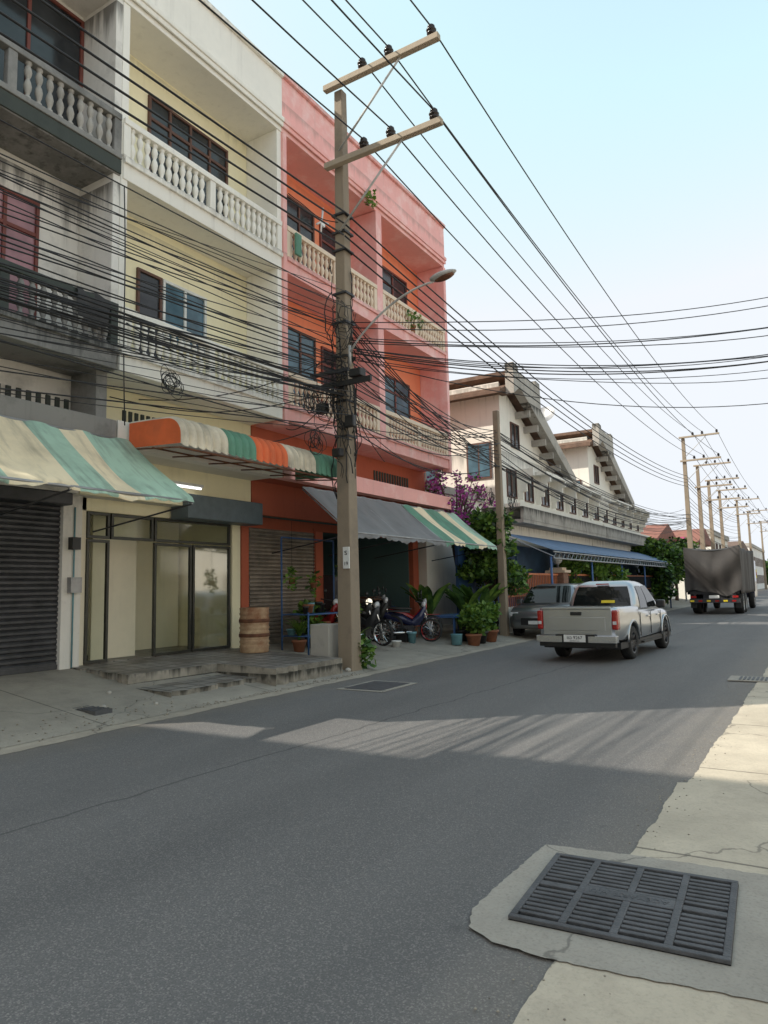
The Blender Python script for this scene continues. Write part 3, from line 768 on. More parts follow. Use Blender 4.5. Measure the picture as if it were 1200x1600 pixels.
m=MB();m.box(-8.5,-8.2,56.5,60.2,4.3,4.9,'pinksign');m.box(-8.45,-8.35,57,57.1,0,4.3,'steel');m.box(-8.45,-8.35,59.6,59.7,0,4.3,'steel')
lab(m.obj('shop_sign'),'bright pink shop signboard on steel posts','sign')
m=MB();m.box(-5.9,-5.3,84,84.1,1.8,2.7,'yellowp');m.box(-5.9,-5.3,83.95,84.0,2.1,2.4,'redpaint');m.box(-5.65,-5.55,84,84.1,0,1.8,'steel')
lab(m.obj('roadside_sign'),'yellow and red roadside sign on a post','sign')
# ------------------------------------------------------------------ poles & cables
def insul(par,x,y,z,s=1):
    m=MB();m.lathe((x,y,z),[(.02*s,-.1),(.02*s,0),(.07*s,.01),(.09*s,.03),(.05*s,.06),(.085*s,.075),(.10*s,.10),(.055*s,.13),(.075*s,.145),(.07*s,.18),(.03*s,.22)],'porc',12)
    m.obj('insulator',par)
ARMX=(-5.42,-6.36,-6.98)
def pole(x,y,H,label,arms=True,w0=.36,w1=.19,group='concrete utility poles'):
    e=thing('utility_pole',label,'utility pole',(x,y,0),group)
    m=MB();a,b=w0/2,w1/2
    m.loft([[(x-(a+(b-a)*t),y-(a+(b-a)*t),-.05+H*t),(x+(a+(b-a)*t),y-(a+(b-a)*t),-.05+H*t),(x+(a+(b-a)*t),y+(a+(b-a)*t),-.05+H*t),(x-(a+(b-a)*t),y+(a+(b-a)*t),-.05+H*t)] for t in (0,.25,.5,.75,1)],'conc',smooth=False)
    m.obj('shaft',e,bev=.02)
    if arms:
        for z in (H-.02,H-1.72):
            m=MB();m.box(x-.25,x+2.4,y-.27,y-.14,z-.06,z+.06,'conc2')
            m.obj('crossarm',e,bev=.01)
            m=MB();m.tube([(x+.08,y-.2,z-1.45),(x+1.55,y-.2,z-.05)],.022,'palesteel',6);m.obj('brace',e)
            for ax in ARMX: insul(e,x+(ax+7.66),y-.2,z+.09)
    return e
P1=(-7.66,11.23,11.85)
e=pole(*P1,'tall weathered concrete utility pole with two crossarms and tangled cables',w0=.33,w1=.19)
BX('bracket',e,(-8.05,-6.9,10.96,11.02,5.48,5.58),'blackp')
BX('bracket',e,(-8.3,-7.4,10.93,10.99,5.75,5.82),'darksteel')
for z in (4.5,5.2,6.1,6.8,7.4,8.3,8.68,9.06): BX('band',e,(-7.82,-7.50,11.07,11.39,z,z+.04),'darksteel')
for a in ((-7.5,-7.3,10.95,11.06,4.65,4.88),(-8.15,-7.92,10.9,11.05,5.0,5.2),(-7.35,-7.08,10.9,11.1,5.6,5.76),(-7.78,-7.58,10.9,11.04,4.1,4.26)):
    BX('junction_box',e,a,'blackp',.02)
BX('number_plate',e,(-7.65,-7.51,11.04,11.065,1.95,2.36),'plate')
RX=Matrix.Rotation(math.pi/2,4,'X')
rel=lambda x,y,z:Matrix.Translation((x+7.66,y-11.23,z))@RX
text('ร','lettering',.14,'ink',rel(-7.58,11.035,2.25),e);text('19','lettering',.10,'ink',rel(-7.58,11.035,2.04),e)
m=MB()
for i in range(75):
    z0=ru(4.0,8.2) if i%3 else ru(4.8,7.0);z1=z0-ru(.3,1.4);a0=ru(0,6.28);pts=[]
    rr=ru(.18,.25);am=ru(.02,.2) if i%5==0 else ru(.0,.05)
    for j in range(10):
        t=j/9;q=a0+t*ru(.1,.8);r=rr+am*math.sin(math.pi*t)
        pts.append((-7.66+r*math.cos(q)*.95,11.2+r*math.sin(q)*.95-.03,z0+(z1-z0)*t+.08*math.sin(t*6+i)))
    m.tube(pts,ru(.006,.013),'wire',5)
for i in range(16):
    cx,cz=ru(-8.1,-7.3),ru(4.6,6.8);r=ru(.1,.26)
    m.tube([(cx+r*math.cos(q*.5)*ru(.9,1.1),10.95+ru(-.05,.05),cz+r*1.2*math.sin(q*.5)*ru(.9,1.1)) for q in range(14)],ru(.005,.009),'wire',5)
m.obj('cable_tangle',e)
l=thing('street_lamp','curved-arm street lamp with oval head bolted to the utility pole','street lamp',(-7.5,11.1,6.2))
m=MB();pts=[]
for i in range(14):
    t=i/13
    pts.append((-7.45+1.87*t,11.1,6.15+1.0*math.sin(t*math.pi/2)**.8*.98))
m.tube(pts,.021,'palesteel',8);m.tube([(-7.45,11.1,5.9),(-7.45,11.1,6.3)],.03,'palesteel',8);m.obj('arm',l)
m=MB();rings=[]
for i in range(11):
    t=i/10;wd=.125*math.sin(math.pi*min(1,t*.85+.12))**.7+.01
    rings.append([(-5.62+t*.50,11.1+wd*math.cos(q*math.pi/6),7.14+.06*t+wd*.5*math.sin(q*math.pi/6)+.03) for q in range(12)])
m.loft(rings,'palesteel');m.obj('head',l)
m=MB();rings=[]
for i in range(7):
    t=i/6;wd=.095*math.sin(math.pi*(t*.8+.1))**.7
    rings.append([(-5.53+t*.36,11.1+wd*math.cos(q*math.pi/6),7.135+.05*t+wd*.6*math.sin(q*math.pi/6)) for q in range(12)])
m.loft(rings,'rust');m.obj('lens',l)
SP=(-8.0,19.9)
pole(SP[0],SP[1],6.95,'short concrete pole beside the plants carrying low cables',arms=False,w0=.23,w1=.17)
FP=[(-7.4,53.7,11.85),(-7.3,59.5,10.6),(-7.3,66,10.2),(-7.3,74,10.2),(-7.3,92,11.0),(-7.3,108,11.0),(-7.3,135,11.5)]
for i,(x,y,H) in enumerate(FP): pole(x,y,H,'distant concrete utility pole with crossarms along the road',w0=.38,w1=.22)
pole(-7.66,-25,11.85,'concrete utility pole behind the viewpoint')
def cable(pts_fn,r,label,group,name='power_cable',n=26,k='wire'):
    m=MB();m.tube([pts_fn(i/n) for i in range(n+1)],r,k,5)
    return lab(m.obj(name),label,'cable',group)
def span(a,b,sag,r,wob=0,label='black cable strung along the street between poles',group='street cables',name='power_cable'):
    a=Vector(a);b=Vector(b);ph_=ru(0,6);w1=ru(-1,1)*wob
    def f(t):
        p=a.lerp(b,t);p.z-=4*sag*t*(1-t)+w1*math.sin(t*9+ph_)*.5;p.x+=wob*.3*math.sin(t*7+ph_);return p
    return cable(f,r,label,group,name)
for zi,z in enumerate((12.1,10.4)):
    for ax in ARMX:
        d=ax+7.66
        hv='high-voltage line on the pole crossarm insulators'
        span((ax,-25.2,z),(ax,11.03,z),.75,.015,label=hv,group='high-voltage lines')
        span((ax,11.03,z),(-7.4+d,53.5,z),.9,.015,label=hv,group='high-voltage lines')
        span((-7.4+d,53.5,z),(-7.3+d,91.8,z-.8),.6,.016,label=hv,group='high-voltage lines')
        span((-7.3+d,91.8,z-.8),(-7.3+d,135,z-.3),.6,.016,label=hv,group='high-voltage lines')
for z in (8.3,8.55,8.8,9.05):
    span((-7.45,-25,z),(-7.48,11.0,z),.55,.018);span((-7.48,11.05,z),(-7.3,53.6,z),.9,.018);span((-7.3,53.6,z),(-7.2,92,z),.6,.018)
LB='drooping black telephone cable along the shopfronts';GB='low telephone and power cables'
for i in range(44):
    z=4.6+2.7*(i/43)**1.1+ru(-.15,.15);x=-7.66+ru(-.3,.25);zo=z+ru(-.9,.5)
    span((-7.7+ru(-.6,.6),-25,zo),(x,11.1+ru(-.1,.1),z),ru(.2,1.35),ru(.005,.011),ru(0,.35),group=GB,label=LB)
for i in range(8):
    z=5.45+ru(-.2,.2);span((-7.75+ru(-.1,.1),-25,6.2+ru(-.3,.3)),(-7.66+ru(-.15,.15),11.1,z),.75+ru(-.15,.15),ru(.010,.015),.12,group=GB,label=LB)
for i in range(26):
    z=4.7+2.4*(i/25)+ru(-.1,.1);x=-7.66+ru(-.2,.25)
    z2=5.3+ru(0,1.3)
    span((x,11.2,z),(SP[0]+ru(-.12,.12),SP[1]-.1,z2-.2),ru(.1,.6),ru(.007,.014),ru(0,.12),group=GB,label='black cable from tall pole to the short pole')
    if i%4!=3: span((SP[0],SP[1]+.1,z2-.2),(-7.4+ru(-.3,.3),53.6,z2+ru(-.6,.6)),ru(.5,1.4),ru(.009,.015),ru(0,.1),group=GB,label='sagging cable before the row houses')
for i in range(10):
    z=5+i*.3;span((-7.4,53.7,z),(-7.3,92,z+ru(-.2,.2)),ru(.4,1),.016,group=GB,label='distant low cable between poles')
for i,(v0,v1,sg) in enumerate([(6.8,9.55,.5),(6.7,9.4,.62),(6.5,8.7,.55),(6.45,8.62,.6),(6.42,8.5,.58),(6.3,8.1,.8),(6.28,8.05,.85),(6.25,8.0,.78),(6.2,7.95,.9),(6.2,7.9,.82),(6.15,7.85,.95),(6.1,7.6,.9),(6.1,6.8,1.1)]):
    span((-7.5,11.2,v0),(3.6+ru(-.2,.2),22+ru(-.3,.3),v1),sg,ru(.008,.015),ru(0,.12),label='black cable crossing the road from the utility pole',group='cables crossing the road')
for (a,b,sg) in [((-7.7,11.1,6.2),(-10.05,8.2,5.0),.3),((-7.7,11.1,5.5),(-10.05,7.6,4.9),.35),((-7.7,11.1,7.3),(-9.25,15.1,8.0),.2),((-7.7,11.1,6.0),(-9.2,15.2,4.8),.3),((-7.7,11.1,8.9),(-9.2,11.4,10.2),.1),((-7.7,11.1,5.2),(-9.1,18.9,4.9),.4),((-9.18,7.15,8.2),(-9.14,7.2,4.2),.0),((-7.7,11.1,5.8),(-9.15,11.2,4.9),.35),((-7.7,11.1,4.9),(-9.1,8.9,4.4),.3),((-7.7,11.1,5.3),(-9.14,7.2,5.9),.35)]:
    span(a,b,sg,.010,.05,label='thin service cable dropping from the pole to a house',group='service drop cables')
def coil(x,y,z,r,lbl,n=9,rr_=.009):
    m=MB()
    for i in range(n):
        pts=[];rr=r*ru(.55,1.15);ox=ru(-.04,.04);oz=ru(-.09,.09);oy=ru(-.07,.07);ph_=ru(0,6);el_=ru(.75,1.1)
        for j in range(21):
            q=2*math.pi*j/20;pts.append((x+ox+.06*math.sin(q+ph_),y+oy+rr*math.cos(q)*el_,z+oz+rr*math.sin(q)))
        m.tube(pts,rr_*ru(.7,1.2),'wire',5,cap=False)
    lab(m.obj('cable_coil'),lbl,'cable coil','coiled cables')
coil(-7.75,6.9,4.6,.16,'tangled coil of black cable hanging above the shop awning',12,.005)
coil(-7.8,10.3,5.1,.22,'coil of spare cable hanging beside the pole',10,.007)
coil(-7.8,10.4,4.3,.18,'loose loop of cable hanging beside the pole',7,.007)
coil(-8.0,19.3,4.15,.24,'round coil of cable near the short pole',5);coil(-7.9,20.7,4.15,.24,'round coil of cable near the short pole',5)
# ------------------------------------------------------------------ vegetation
def leaves(m,c,rad,n,size,ks):
    for i in range(n):
        while True:
            p=Vector((ru(-1,1),ru(-1,1),ru(-1,1)))
            if .25<p.length<1:break
        q=Vector((c[0]+p.x*rad[0],c[1]+p.y*rad[1],c[2]+p.z*rad[2]))
        d=Vector((ru(-1,1),ru(-1,1),ru(-.6,.8))).normalized();u=d.orthogonal().normalized()
        if rnd()<.5:u=d.cross(u)
        s_=size*ru(.6,1.4);w_=u*s_*.32
        m.add([q,q+d*s_*.5+w_,q+d*s_,q+d*s_*.5-w_],[(0,1,2,3)],random.choice(ks))
def tree(name,label,cat,x,y,z0,blobs,ks,n=260,size=.14,group=None,r0=.07):
    t=thing(name,label,cat,(x,y,z0),group)
    m=MB()
    zt_=min(b[0][2] for b in blobs)
    m.tube([(x,y,z0-.05),(x+.05,y+.03,(z0+zt_)/2),(x,y,zt_)],r0,'bark',8,rs=[r0,r0*.8,r0*.6])
    for b in blobs: m.tube([(x,y,(z0+zt_)/2+.2),((x+b[0][0])/2,(y+b[0][1])/2,(zt_+b[0][2])/2),b[0]],.03,'bark',6,rs=[r0*.6,r0*.4,r0*.15])
    m.obj('trunk',t)
    m=MB()
    for c,r in blobs:
        leaves(m,c,r,n,size,ks)
    m.obj('crown',t,recalc=False)
    return t
def blobs(cx,cy,cz,rx,ry,rz,n,s=.4):
    o=[]
    for i in range(n):
        q=ru(0,6.28);o.append(((cx+rx*math.cos(q)*ru(.2,1),cy+ry*math.sin(q)*ru(.2,1),cz+rz*ru(-1,1)),(s*ru(.7,1.3),s*ru(.7,1.3),s*ru(.6,1.1))))
    return o
tree('leafy_tree','bushy green tree growing beside the pink house','tree',-8.6,20.7,.2,blobs(-8.7,20.6,2.55,.8,1.4,1.15,26,.4),['leaf','leaf2','leaf','leafd','leaf2'],210,.18)
tree('bougainvillea','purple bougainvillea sprays climbing over the extension wall','plant',-9.6,20.2,.2,blobs(-9.4,20.2,4.15,.9,1.9,.95,26,.24),['boug','boug','boug','leaf'],70,.11)
for (x,y,zc,rr,n) in [(-9.6,47,3.0,1.3,16),(-8.7,50.5,2.9,1.2,16),(-8.9,56,3.0,1.4,14),(-8.2,44.5,1.6,.8,10)]:
    tree('roadside_tree','dense green roadside tree behind the fence','tree',x,y,0,blobs(x,y,zc,rr,rr,rr*.8,n,.8),['leaf','leafd','leaf2'],240,.28,group='roadside trees',r0=.14)
for (x,y,zc,rr,n) in [(-8.2,28,2.0,.5,9),(-8.0,30.5,1.9,.5,9),(-7.9,33,1.8,.6,9)]:
    tree('shrub','green shrub growing over the fence','shrub',x,y,0,blobs(x,y,zc,rr,rr*1.8,rr,n,.4),['leaf','leaf2','leaf2'],130,.2,group='fence shrubs')
for (x,y,s_) in [(-10,175,3.5),(-3,270,4),(-8,300,4.5)]:
    tree('distant_tree','hazy green tree at the end of the street','tree',x,y,0,blobs(x,y,s_*.9,s_*.8,s_,s_*.5,12,s_*.4),['leaf','leafd'],150,.8,group='trees at the street end',r0=.3)
def pot(x,y,z,r,h,k='terracotta'):
    m=MB();m.lathe((x,y,z),[(r*.7,0),(r*.95,h*.8),(r*1.08,h*.82),(r*1.08,h),(r*.9,h),(r*.85,h*.85),(.01,h*.85)],k,14);return m
def potplant(x,y,z,r,h,kind,label,k='terracotta'):
    t=thing('potted_plant',label,'potted plant',(x,y,z),'potted plants by the workshop')
    pot(x,y,z,r,h,k).obj('pot',t)
    m=MB()
    if kind=='bush': 
        for c,rr in blobs(x,y,z+h+.35,.24,.24,.28,8,.2): leaves(m,c,rr,80,.14,['leaf','leaf2','leaf2'])
    elif kind=='blade':
        for i in range(60):
            q=ru(0,6.28);L=ru(.35,.8);wd=.03;o=Vector((x,y,z+h*.9));d=Vector((math.cos(q),math.sin(q),0))
            pr=Vector((-d.y,d.x,0));pts=[]
            for j in range(5):
                t_=j/4;c=o+d*(L*.6*t_*t_)+Vector((0,0,L*(t_-.35*t_*t_)));ww=wd*(1-t_)+.002;pts.append((c-pr*ww,c+pr*ww))
            for j in range(4): m.quad([pts[j][0],pts[j][1],pts[j+1][1],pts[j+1][0]],'leaf2' if i%3 else 'leaf')
    elif kind=='banana':
        for i in range(14):
            q=ru(0,6.28);L=ru(1.1,1.8);o=Vector((x,y,z+h));d=Vector((math.cos(q),math.sin(q),0));pr=Vector((-d.y,d.x,0));pts=[]
            for j in range(7):
                t_=j/6;c=o+d*(L*.5*t_)+Vector((0,0,L*(t_-.4*t_*t_)));ww=.14*math.sin(math.pi*min(1,t_*.95+.03))+.004
                pts.append((c-pr*ww+Vector((0,0,.04)),c,c+pr*ww+Vector((0,0,.04))))
            for j in range(6):
                m.quad([pts[j][0],pts[j][1],pts[j+1][1],pts[j+1][0]],'leaf2' if i%2 else 'leaf');m.quad([pts[j][1],pts[j][2],pts[j+1][2],pts[j+1][1]],'leaf')
    m.obj('foliage',t,recalc=False)
for (x,y,k,r,h,lb) in [(-7.65,16.9,'bush',.2,.3,'bushy green plant in a pot at the kerb'),(-7.75,17.5,'bush',.22,.32,'bushy green plant in a pot at the kerb'),(-7.7,18.1,'bush',.22,.32,'bushy green plant in a pot at the kerb'),(-7.95,18.6,'blade',.2,.3,'spiky green plant in a pot'),(-8.2,17.3,'blade',.2,.3,'spiky green plant in a pot'),
  (-9.2,17.4,'banana',.25,.4,'broad-leaved banana plant in a large pot'),(-8.8,18.9,'banana',.25,.4,'broad-leaved banana plant in a large pot'),(-8.5,19.4,'banana',.25,.4,'broad-leaved banana plant in a large pot'),(-8.0,11.9,'blade',.16,.25,'spiky plant behind the utility pole'),(-9.4,11.9,'blade',.15,.25,'thin-leaved potted plant on the pavement'),(-9.6,12.6,'bush',.15,.25,'small bushy plant in a pot'),(-9.5,13.6,'bush',.16,.25,'small bushy plant in a pot')]:
    potplant(x,y,zl(x),r,h,k,lb,'terracotta' if rnd()<.4 else 'blackp')
m=MB();leaves(m,(-7.62,11.5,.3),(.34,.25,.32),190,.14,['leaf','leaf2'])
lab(m.obj('weed',recalc=False),'green weeds growing at the foot of the pole','plant')
t=thing('potted_plant','trailing plant in a pot on the pink balcony','potted plant',(-9.05,17.3,6.2),'balcony plants')
pot(-9.3,17.0,8.72,.14,.25).obj('pot',t);m=MB();leaves(m,(-9.2,17.0,9.1),(.2,.5,.22),120,.12,['leaf','leaf2']);m.obj('foliage',t,recalc=False)
m=MB();leaves(m,(-9.05,14.6,11.55),(.12,.25,.25),60,.12,['leaf2'])
lab(m.obj('weed',recalc=False),'weed sprouting from the pink parapet','plant')
# ------------------------------------------------------------------ street clutter
b=thing('oil_drum','rusty cream and brown painted oil drum','barrel',(-9.5,10.7,.3))
m=MB();z=.375;bx,by=-9.5,10.62
pr=[(.27,0),(.285,.02)]
for i in range(1,9):
    pr+=[(.28,.09*i),(.295,.09*i+.03),(.28,.09*i+.06)]
pr+=[(.29,.86),(.28,.87),(.26,.84)]
M['drum']=wall('drum_paint',(.56,.40,.24),dirt=(.22,.075,.03),amt=1.,blotch=1.1)
m.lathe((bx,by,z),pr,'drum',22);m.obj('drum_body',b)
for zz in (.30,.58): MB().lathe((bx,by,z),[(.293,zz),(.303,zz+.01),(.303,zz+.06),(.293,zz+.07)],'rust',22,cap=False).obj('rust_band',b)
m=MB();m.box(-8.42,-7.98,11.0,11.4,.08,.90,'stained')
lab(m.obj('concrete_planter',bev=.015),'square weathered concrete block standing against the pole','planter')
r=thing('plant_rack','blue steel tube rack holding pots and clutter','rack',(-9.3,12.6,.25))
m=MB()
for (x,y) in ((-9.0,11.7),(-9.0,13.6),(-9.7,11.7),(-9.7,13.6)): m.tube([(x,y,.2),(x,y,1.1 if x>-9.5 else 2.7)],.02,'blue',6)
for z in (.6,1.05):
    m.tube([(-9.0,11.7,z),(-9.0,13.6,z)],.018,'blue',6);m.tube([(-9.7,11.7,z),(-9.7,13.6,z)],.018,'blue',6)
    for i in range(12): m.tube([(-9.0,11.75+i*.165,z),(-9.7,11.75+i*.165,z)],.01,'blue',5)
m.tube([(-9.7,11.7,2.7),(-9.7,13.6,2.7)],.018,'blue',6)
m.obj('frame',r)
for i in range(18):
    x=ru(-9.6,-9.05);y=11.75+i*.105;z=.62 if i%2 else 1.07
    o=pot(x,y,z,ru(.06,.12),ru(.12,.24),random.choice(['terracotta','blackp','cyan','rust','blackp'])).obj('clay_pot')
    lab(o,'small empty plant pot on the blue rack','pot','pots on the rack')
for (x,y,z) in [(-9.3,11.55,2.0),(-9.3,12.3,1.9),(-9.0,13.0,2.1)]:
    h=thing('hanging_plant','small hanging basket plant before the shutter','potted plant',(x,y,z),'hanging plants')
    m=pot(x,y,z-.3,.08,.12);m.tube([(x,y,z-.2),(x,y,z+1.0)],.004,'wire',4);m.obj('pot',h)
    m=MB();leaves(m,(x,y,z-.2),(.14,.14,.28),90,.09,['leaf','leaf2']);m.obj('foliage',h,recalc=False)
for i,(x,y,s1,s2,s3,k) in enumerate([(-11.5,17.9,.8,.6,.9,'brick'),(-12,15.2,.6,.7,1.2,'darksteel'),(-14,16.4,1.,1.6,1.6,'frame_red'),(-11.2,18.3,.5,.4,.6,'blue'),(-15,14.8,.8,1.5,1.9,'greybox'),(-9.3,16.3,.4,.5,.4,'rust'),(-9.0,15.6,.35,.3,.3,'blackp'),(-12.5,17.2,.7,.9,1.4,'greybox'),(-10.3,14.4,.5,.5,1.5,'darksteel'),(-10.9,15.2,.5,.6,1.1,'blackp'),(-10.8,17.4,.5,.5,.8,'darksteel')]):
    m=MB();z=zl(x);m.box(x-s1/2,x+s1/2,y-s2/2,y+s2/2,z,z+s3,k);m.box(x-s1/2-.02,x+s1/2+.02,y-s2/2-.02,y+s2/2+.02,z+s3,z+s3+.03,k)
    for q in range(3): m.box(x+s1/2,x+s1/2+.015,y-s2/2+.05,y+s2/2-.05,z+s3*(.1+.3*q),z+s3*(.1+.3*q)+s3*.22,k)
    lab(m.obj('storage_cabinet',bev=.01),'cluttered workshop cabinet standing in the garage','cabinet','workshop clutter')
for i in range(14):
    x,y=ru(-10.5,-8.6),ru(13.8,18.3);z=zl(x);r_=ru(.2,.29)
    if i<6:
        o=MB();zz=z+.06;o.lathe((x,y,zz),[(r_*.62,-.05),(r_,-.05),(r_*1.04,0),(r_,.05),(r_*.62,.05),(r_*.62,-.05)],'rubber',20,cap=False)
        lab(o.obj('spare_tyre'),'used black tyre lying on the workshop floor','tyre','tyres on the workshop floor')
    else:
        o=pot(x,y,z,ru(.08,.16),ru(.15,.3),random.choice(['rust','cyan','blackp','redpaint','plate']));lab(o.obj('paint_can'),'small paint can standing on the workshop floor','can','cans in the workshop')
m=MB();m.box(-9.0,-8.2,16.9,18.6,.75,.8,'blue')
for (x,y) in ((-8.95,17),(-8.95,18.5),(-8.25,17),(-8.25,18.5)): m.box(x-.02,x+.02,y-.02,y+.02,.12,.75,'blue')
lab(m.obj('work_table'),'blue steel work table before the workshop','table')
m=MB();m.lathe((-7.9,16.4,.1),[(.13,0),(.15,.25),(.16,.26),(.15,.27),(.12,.25)],'cyan',16);lab(m.obj('paint_bucket'),'pale blue paint bucket at the kerb','bucket')
m=MB();m.tube([(XG+.12,7.2,.4),(XG+.12,7.2,3.0)],.013,'cyan',8);m.box(XG+.1,XG+.2,7.1,7.3,1.6,1.85,'steel')
lab(m.obj('drain_pipe'),'pale plastic pipe and meter box on the shop pier','pipe')
m=MB();m.box(XG+.1,XG+.22,7.1,7.25,2.3,2.5,'blackp');lab(m.obj('switch_box'),'small black switch box on the shop pier','switch box')
m=MB();rings=[]
for j in range(9):
    y=6.3+j*.07;rings.append([(-9.2+.04*math.sin(y*20),y,6.2),(-9.12+.04*math.sin(y*14),y,6.12-.05*abs(math.sin(y*6))),(-9.12+.05*math.sin(y*17),y,5.75-.12*math.sin(y*5))])
m.loft(rings,'tarp',cap=False,closed=False);lab(m.obj('hanging_cloth'),'dark cloth hung over the grey balcony railing','cloth')
m=MB();m.box(-9.12,-9.06,11.5,11.7,8.8,9.3,'fdgreen');lab(m.obj('green_sheet',bev=.02),'small green sheet tied to the pink balcony railing','cloth')
d=thing('satellite_dish','grey satellite dish on the row house roof','satellite dish',(-10,27.5,9))
m=MB();rt=Matrix.Translation((-9.6,29.3,8.9))@Matrix.Rotation(math.radians(55),4,'X');m.lathe((0,0,0),[(.01,-.14),(.2,-.12),(.4,-.05),(.52,.02)],'steel',20,cap=False,m=rt);m.obj('dish',d)
m=MB();m.tube([(-9.6,29.4,7.4),(-9.6,29.4,8.85)],.03,'steel',6);m.obj('mast',d)
m=MB();m.tube([(-10,27.0,8.6),(-10,27.0,10.6)],.02,'steel',5)
for i in range(4): m.tube([(-10.4,27.0,10.1+i*.14),(-9.6,27.0,10.1+i*.14)],.01,'steel',4)
lab(m.obj('antenna'),'thin television antenna on the row house roof','antenna')
m=MB()
m.box(-9.12,-9.08,12.45,12.6,9.9,10.0,'plate');m.tube([(-9.1,12.3,9.85),(-9.1,12.5,10.0),(-9.1,12.55,10.35)],.025,'plate',6);m.tube([(-9.1,12.45,9.7),(-9.1,12.5,10.0),(-9.1,12.75,10.05)],.025,'plate',6)
lab(m.obj('wall_bracket'),'broken white insulator bracket on cables by the pink wall','bracket')
# ------------------------------------------------------------------ vehicles
def wheel(par,x,y,r,w_,name='wheel',k='rim',spokes=6):
    e=bpy.data.objects.new(name,None);COL.objects.link(e);e.parent=par;e.location=(x,y,r);e.empty_display_size=.1
    m=MB();h=w_/2
    m.lathe((0,0,0),[(r*.62,-h*.9),(r*.85,-h),(r*.97,-h*.8),(r,-h*.4),(r,h*.4),(r*.97,h*.8),(r*.85,h),(r*.62,h*.9)],'rubber',28,axis='x',cap=False);m.obj('tyre',e,local=True)
    m=MB();sgn=1 if x>0 else -1
    m.lathe((0,0,0),[(r*.63,-h*.88),(r*.60,-h*.3),(r*.60,h*.3),(r*.63,h*.88)],'darksteel',28,axis='x',cap=False)
    m.lathe((0,0,0),[(r*.2,h*.55*sgn),(r*.16,h*.75*sgn),(.001,h*.78*sgn)],k,16,axis='x')
    m.lathe((0,0,0),[(r*.60,h*.15*sgn),(.001,h*.1*sgn)],'blackp',20,axis='x',cap=False)
    for i in range(spokes):
        q=2*math.pi*i/spokes
        for dq in (-.13,.13):
            m.tube([(h*.6*sgn,r*.12*math.cos(q),r*.12*math.sin(q)),(h*.72*sgn,r*.6*math.cos(q+dq),r*.6*math.sin(q+dq))],r*.06,k,6)
    m.lathe((0,0,0),[(r*.66,h*.93*sgn),(r*.60,h*.95*sgn),(r*.58,h*.6*sgn)],k,28,axis='x',cap=False)
    m.obj('rim',e,local=True);return e
def bodysec(y,w_,zb,zt_,tp=.94):
    H_=zt_-zb
    half=[(w_*.86,zb),(w_*.955,zb+.04),(w_*.985,zb+.16),(w_,zb+H_*.42),(w_*.998,zb+H_*.55),(w_*.985,zb+H_*.72),(w_*.99,zb+H_*.80),(w_*.975,zt_-.05),(w_*.955,zt_-.015),(w_*tp-.02,zt_)]
    return [(x,y,z) for x,z in half]+[(-x,y,z) for x,z in reversed(half)]
class Green:
    def __init__(s,zb,zt,yb0,yb1,yt0,yt1,wb,wt): s.__dict__.update(locals())
    def at(s,h):
        b_=.10*math.sin(math.pi*h)*0.45
        return s.zb+(s.zt-s.zb)*h, s.yb0+(s.yt0-s.yb0)*h-b_*.4, s.yb1+(s.yt1-s.yb1)*h+b_*.4, s.wb+(s.wt-s.wb)*h+b_
    def p(s,side,u,h,off=0):
        z,y0,y1,w_=s.at(h)
        if side=='R':return (w_+off,y0+(y1-y0)*u,z+off*.2)
        if side=='L':return (-w_-off,y0+(y1-y0)*u,z+off*.2)
        if side=='B':return (-w_+2*w_*u,y0-off,z+off*.3)
        if side=='F':return (-w_+2*w_*u,y1+off,z+off*.3)
    def mesh(s,m,k):
        rings=[]
        for h in (0,.25,.5,.75,.86,.93,.98,1.02):
            z,y0,y1,w_=s.at(h)
            ins=0 if h<.8 else (.012 if h<.9 else (.045 if h<.96 else (.10 if h<1 else .2)));w_-=ins;y0+=ins;y1-=ins;c=.11
            r=[(w_,y0+c,z),(w_,y1-c,z),(w_-c*.3,y1-c*.3,z),(w_-c,y1,z),(-w_+c,y1,z),(-w_+c*.3,y1-c*.3,z),(-w_,y1-c,z),(-w_,y0+c,z),(-w_+c*.3,y0+c*.3,z),(-w_+c,y0,z),(w_-c,y0,z),(w_-c*.3,y0+c*.3,z)]
            rings.append(r)
        m.loft(rings,k)
    def pane(s,m,side,u0,u1,h0,h1,k,off=.012):
        if not isinstance(u0,tuple): u0=(u0,u0);u1=(u1,u1)
        N_=5
        for i in range(N_):
            a,b=i/N_,(i+1)/N_;ha,hb=h0+(h1-h0)*a,h0+(h1-h0)*b
            L=lambda u,t:u[0]+(u[1]-u[0])*t
            m.quad([s.p(side,L(u0,a),ha,off),s.p(side,L(u1,a),ha,off),s.p(side,L(u1,b),hb,off),s.p(side,L(u0,b),hb,off)],k,True)
def cyl_cut(x0,x1,y,z,r):
    m=MB();m.lathe((0,y,z),[(r,x0),(r,x1)],'blackp',32,axis='x');return m.obj('cut')
def box_cut(*a):
    m=MB();m.box(*a,'silver');return m.obj('cut')
def splitbox(name,par,boxes,k,bev=0):
    for a in boxes: BX(name,par,a,k,bev,True)
pk=thing('pickup_truck','silver double-cab pickup truck with empty bed driving away','pickup truck',(-4.17,14.15,0),rotz=math.radians(-3.2))
m=MB()
m.loft([bodysec(y,w_,zb,zt_) for y,w_,zb,zt_ in [(.06,.87,.54,1.20),(.10,.91,.50,1.23),(.25,.93,.47,1.24),(.6,.935,.46,1.24),(1.3,.94,.44,1.23),(1.82,.935,.42,1.22),(1.86,.93,.42,1.14),(2.6,.93,.42,1.11),(3.9,.93,.44,1.08),(4.3,.925,.44,1.07),(4.8,.89,.42,1.02),(5.1,.82,.42,.93),(5.22,.70,.45,.80)]],'silver')
body=m.obj('body')
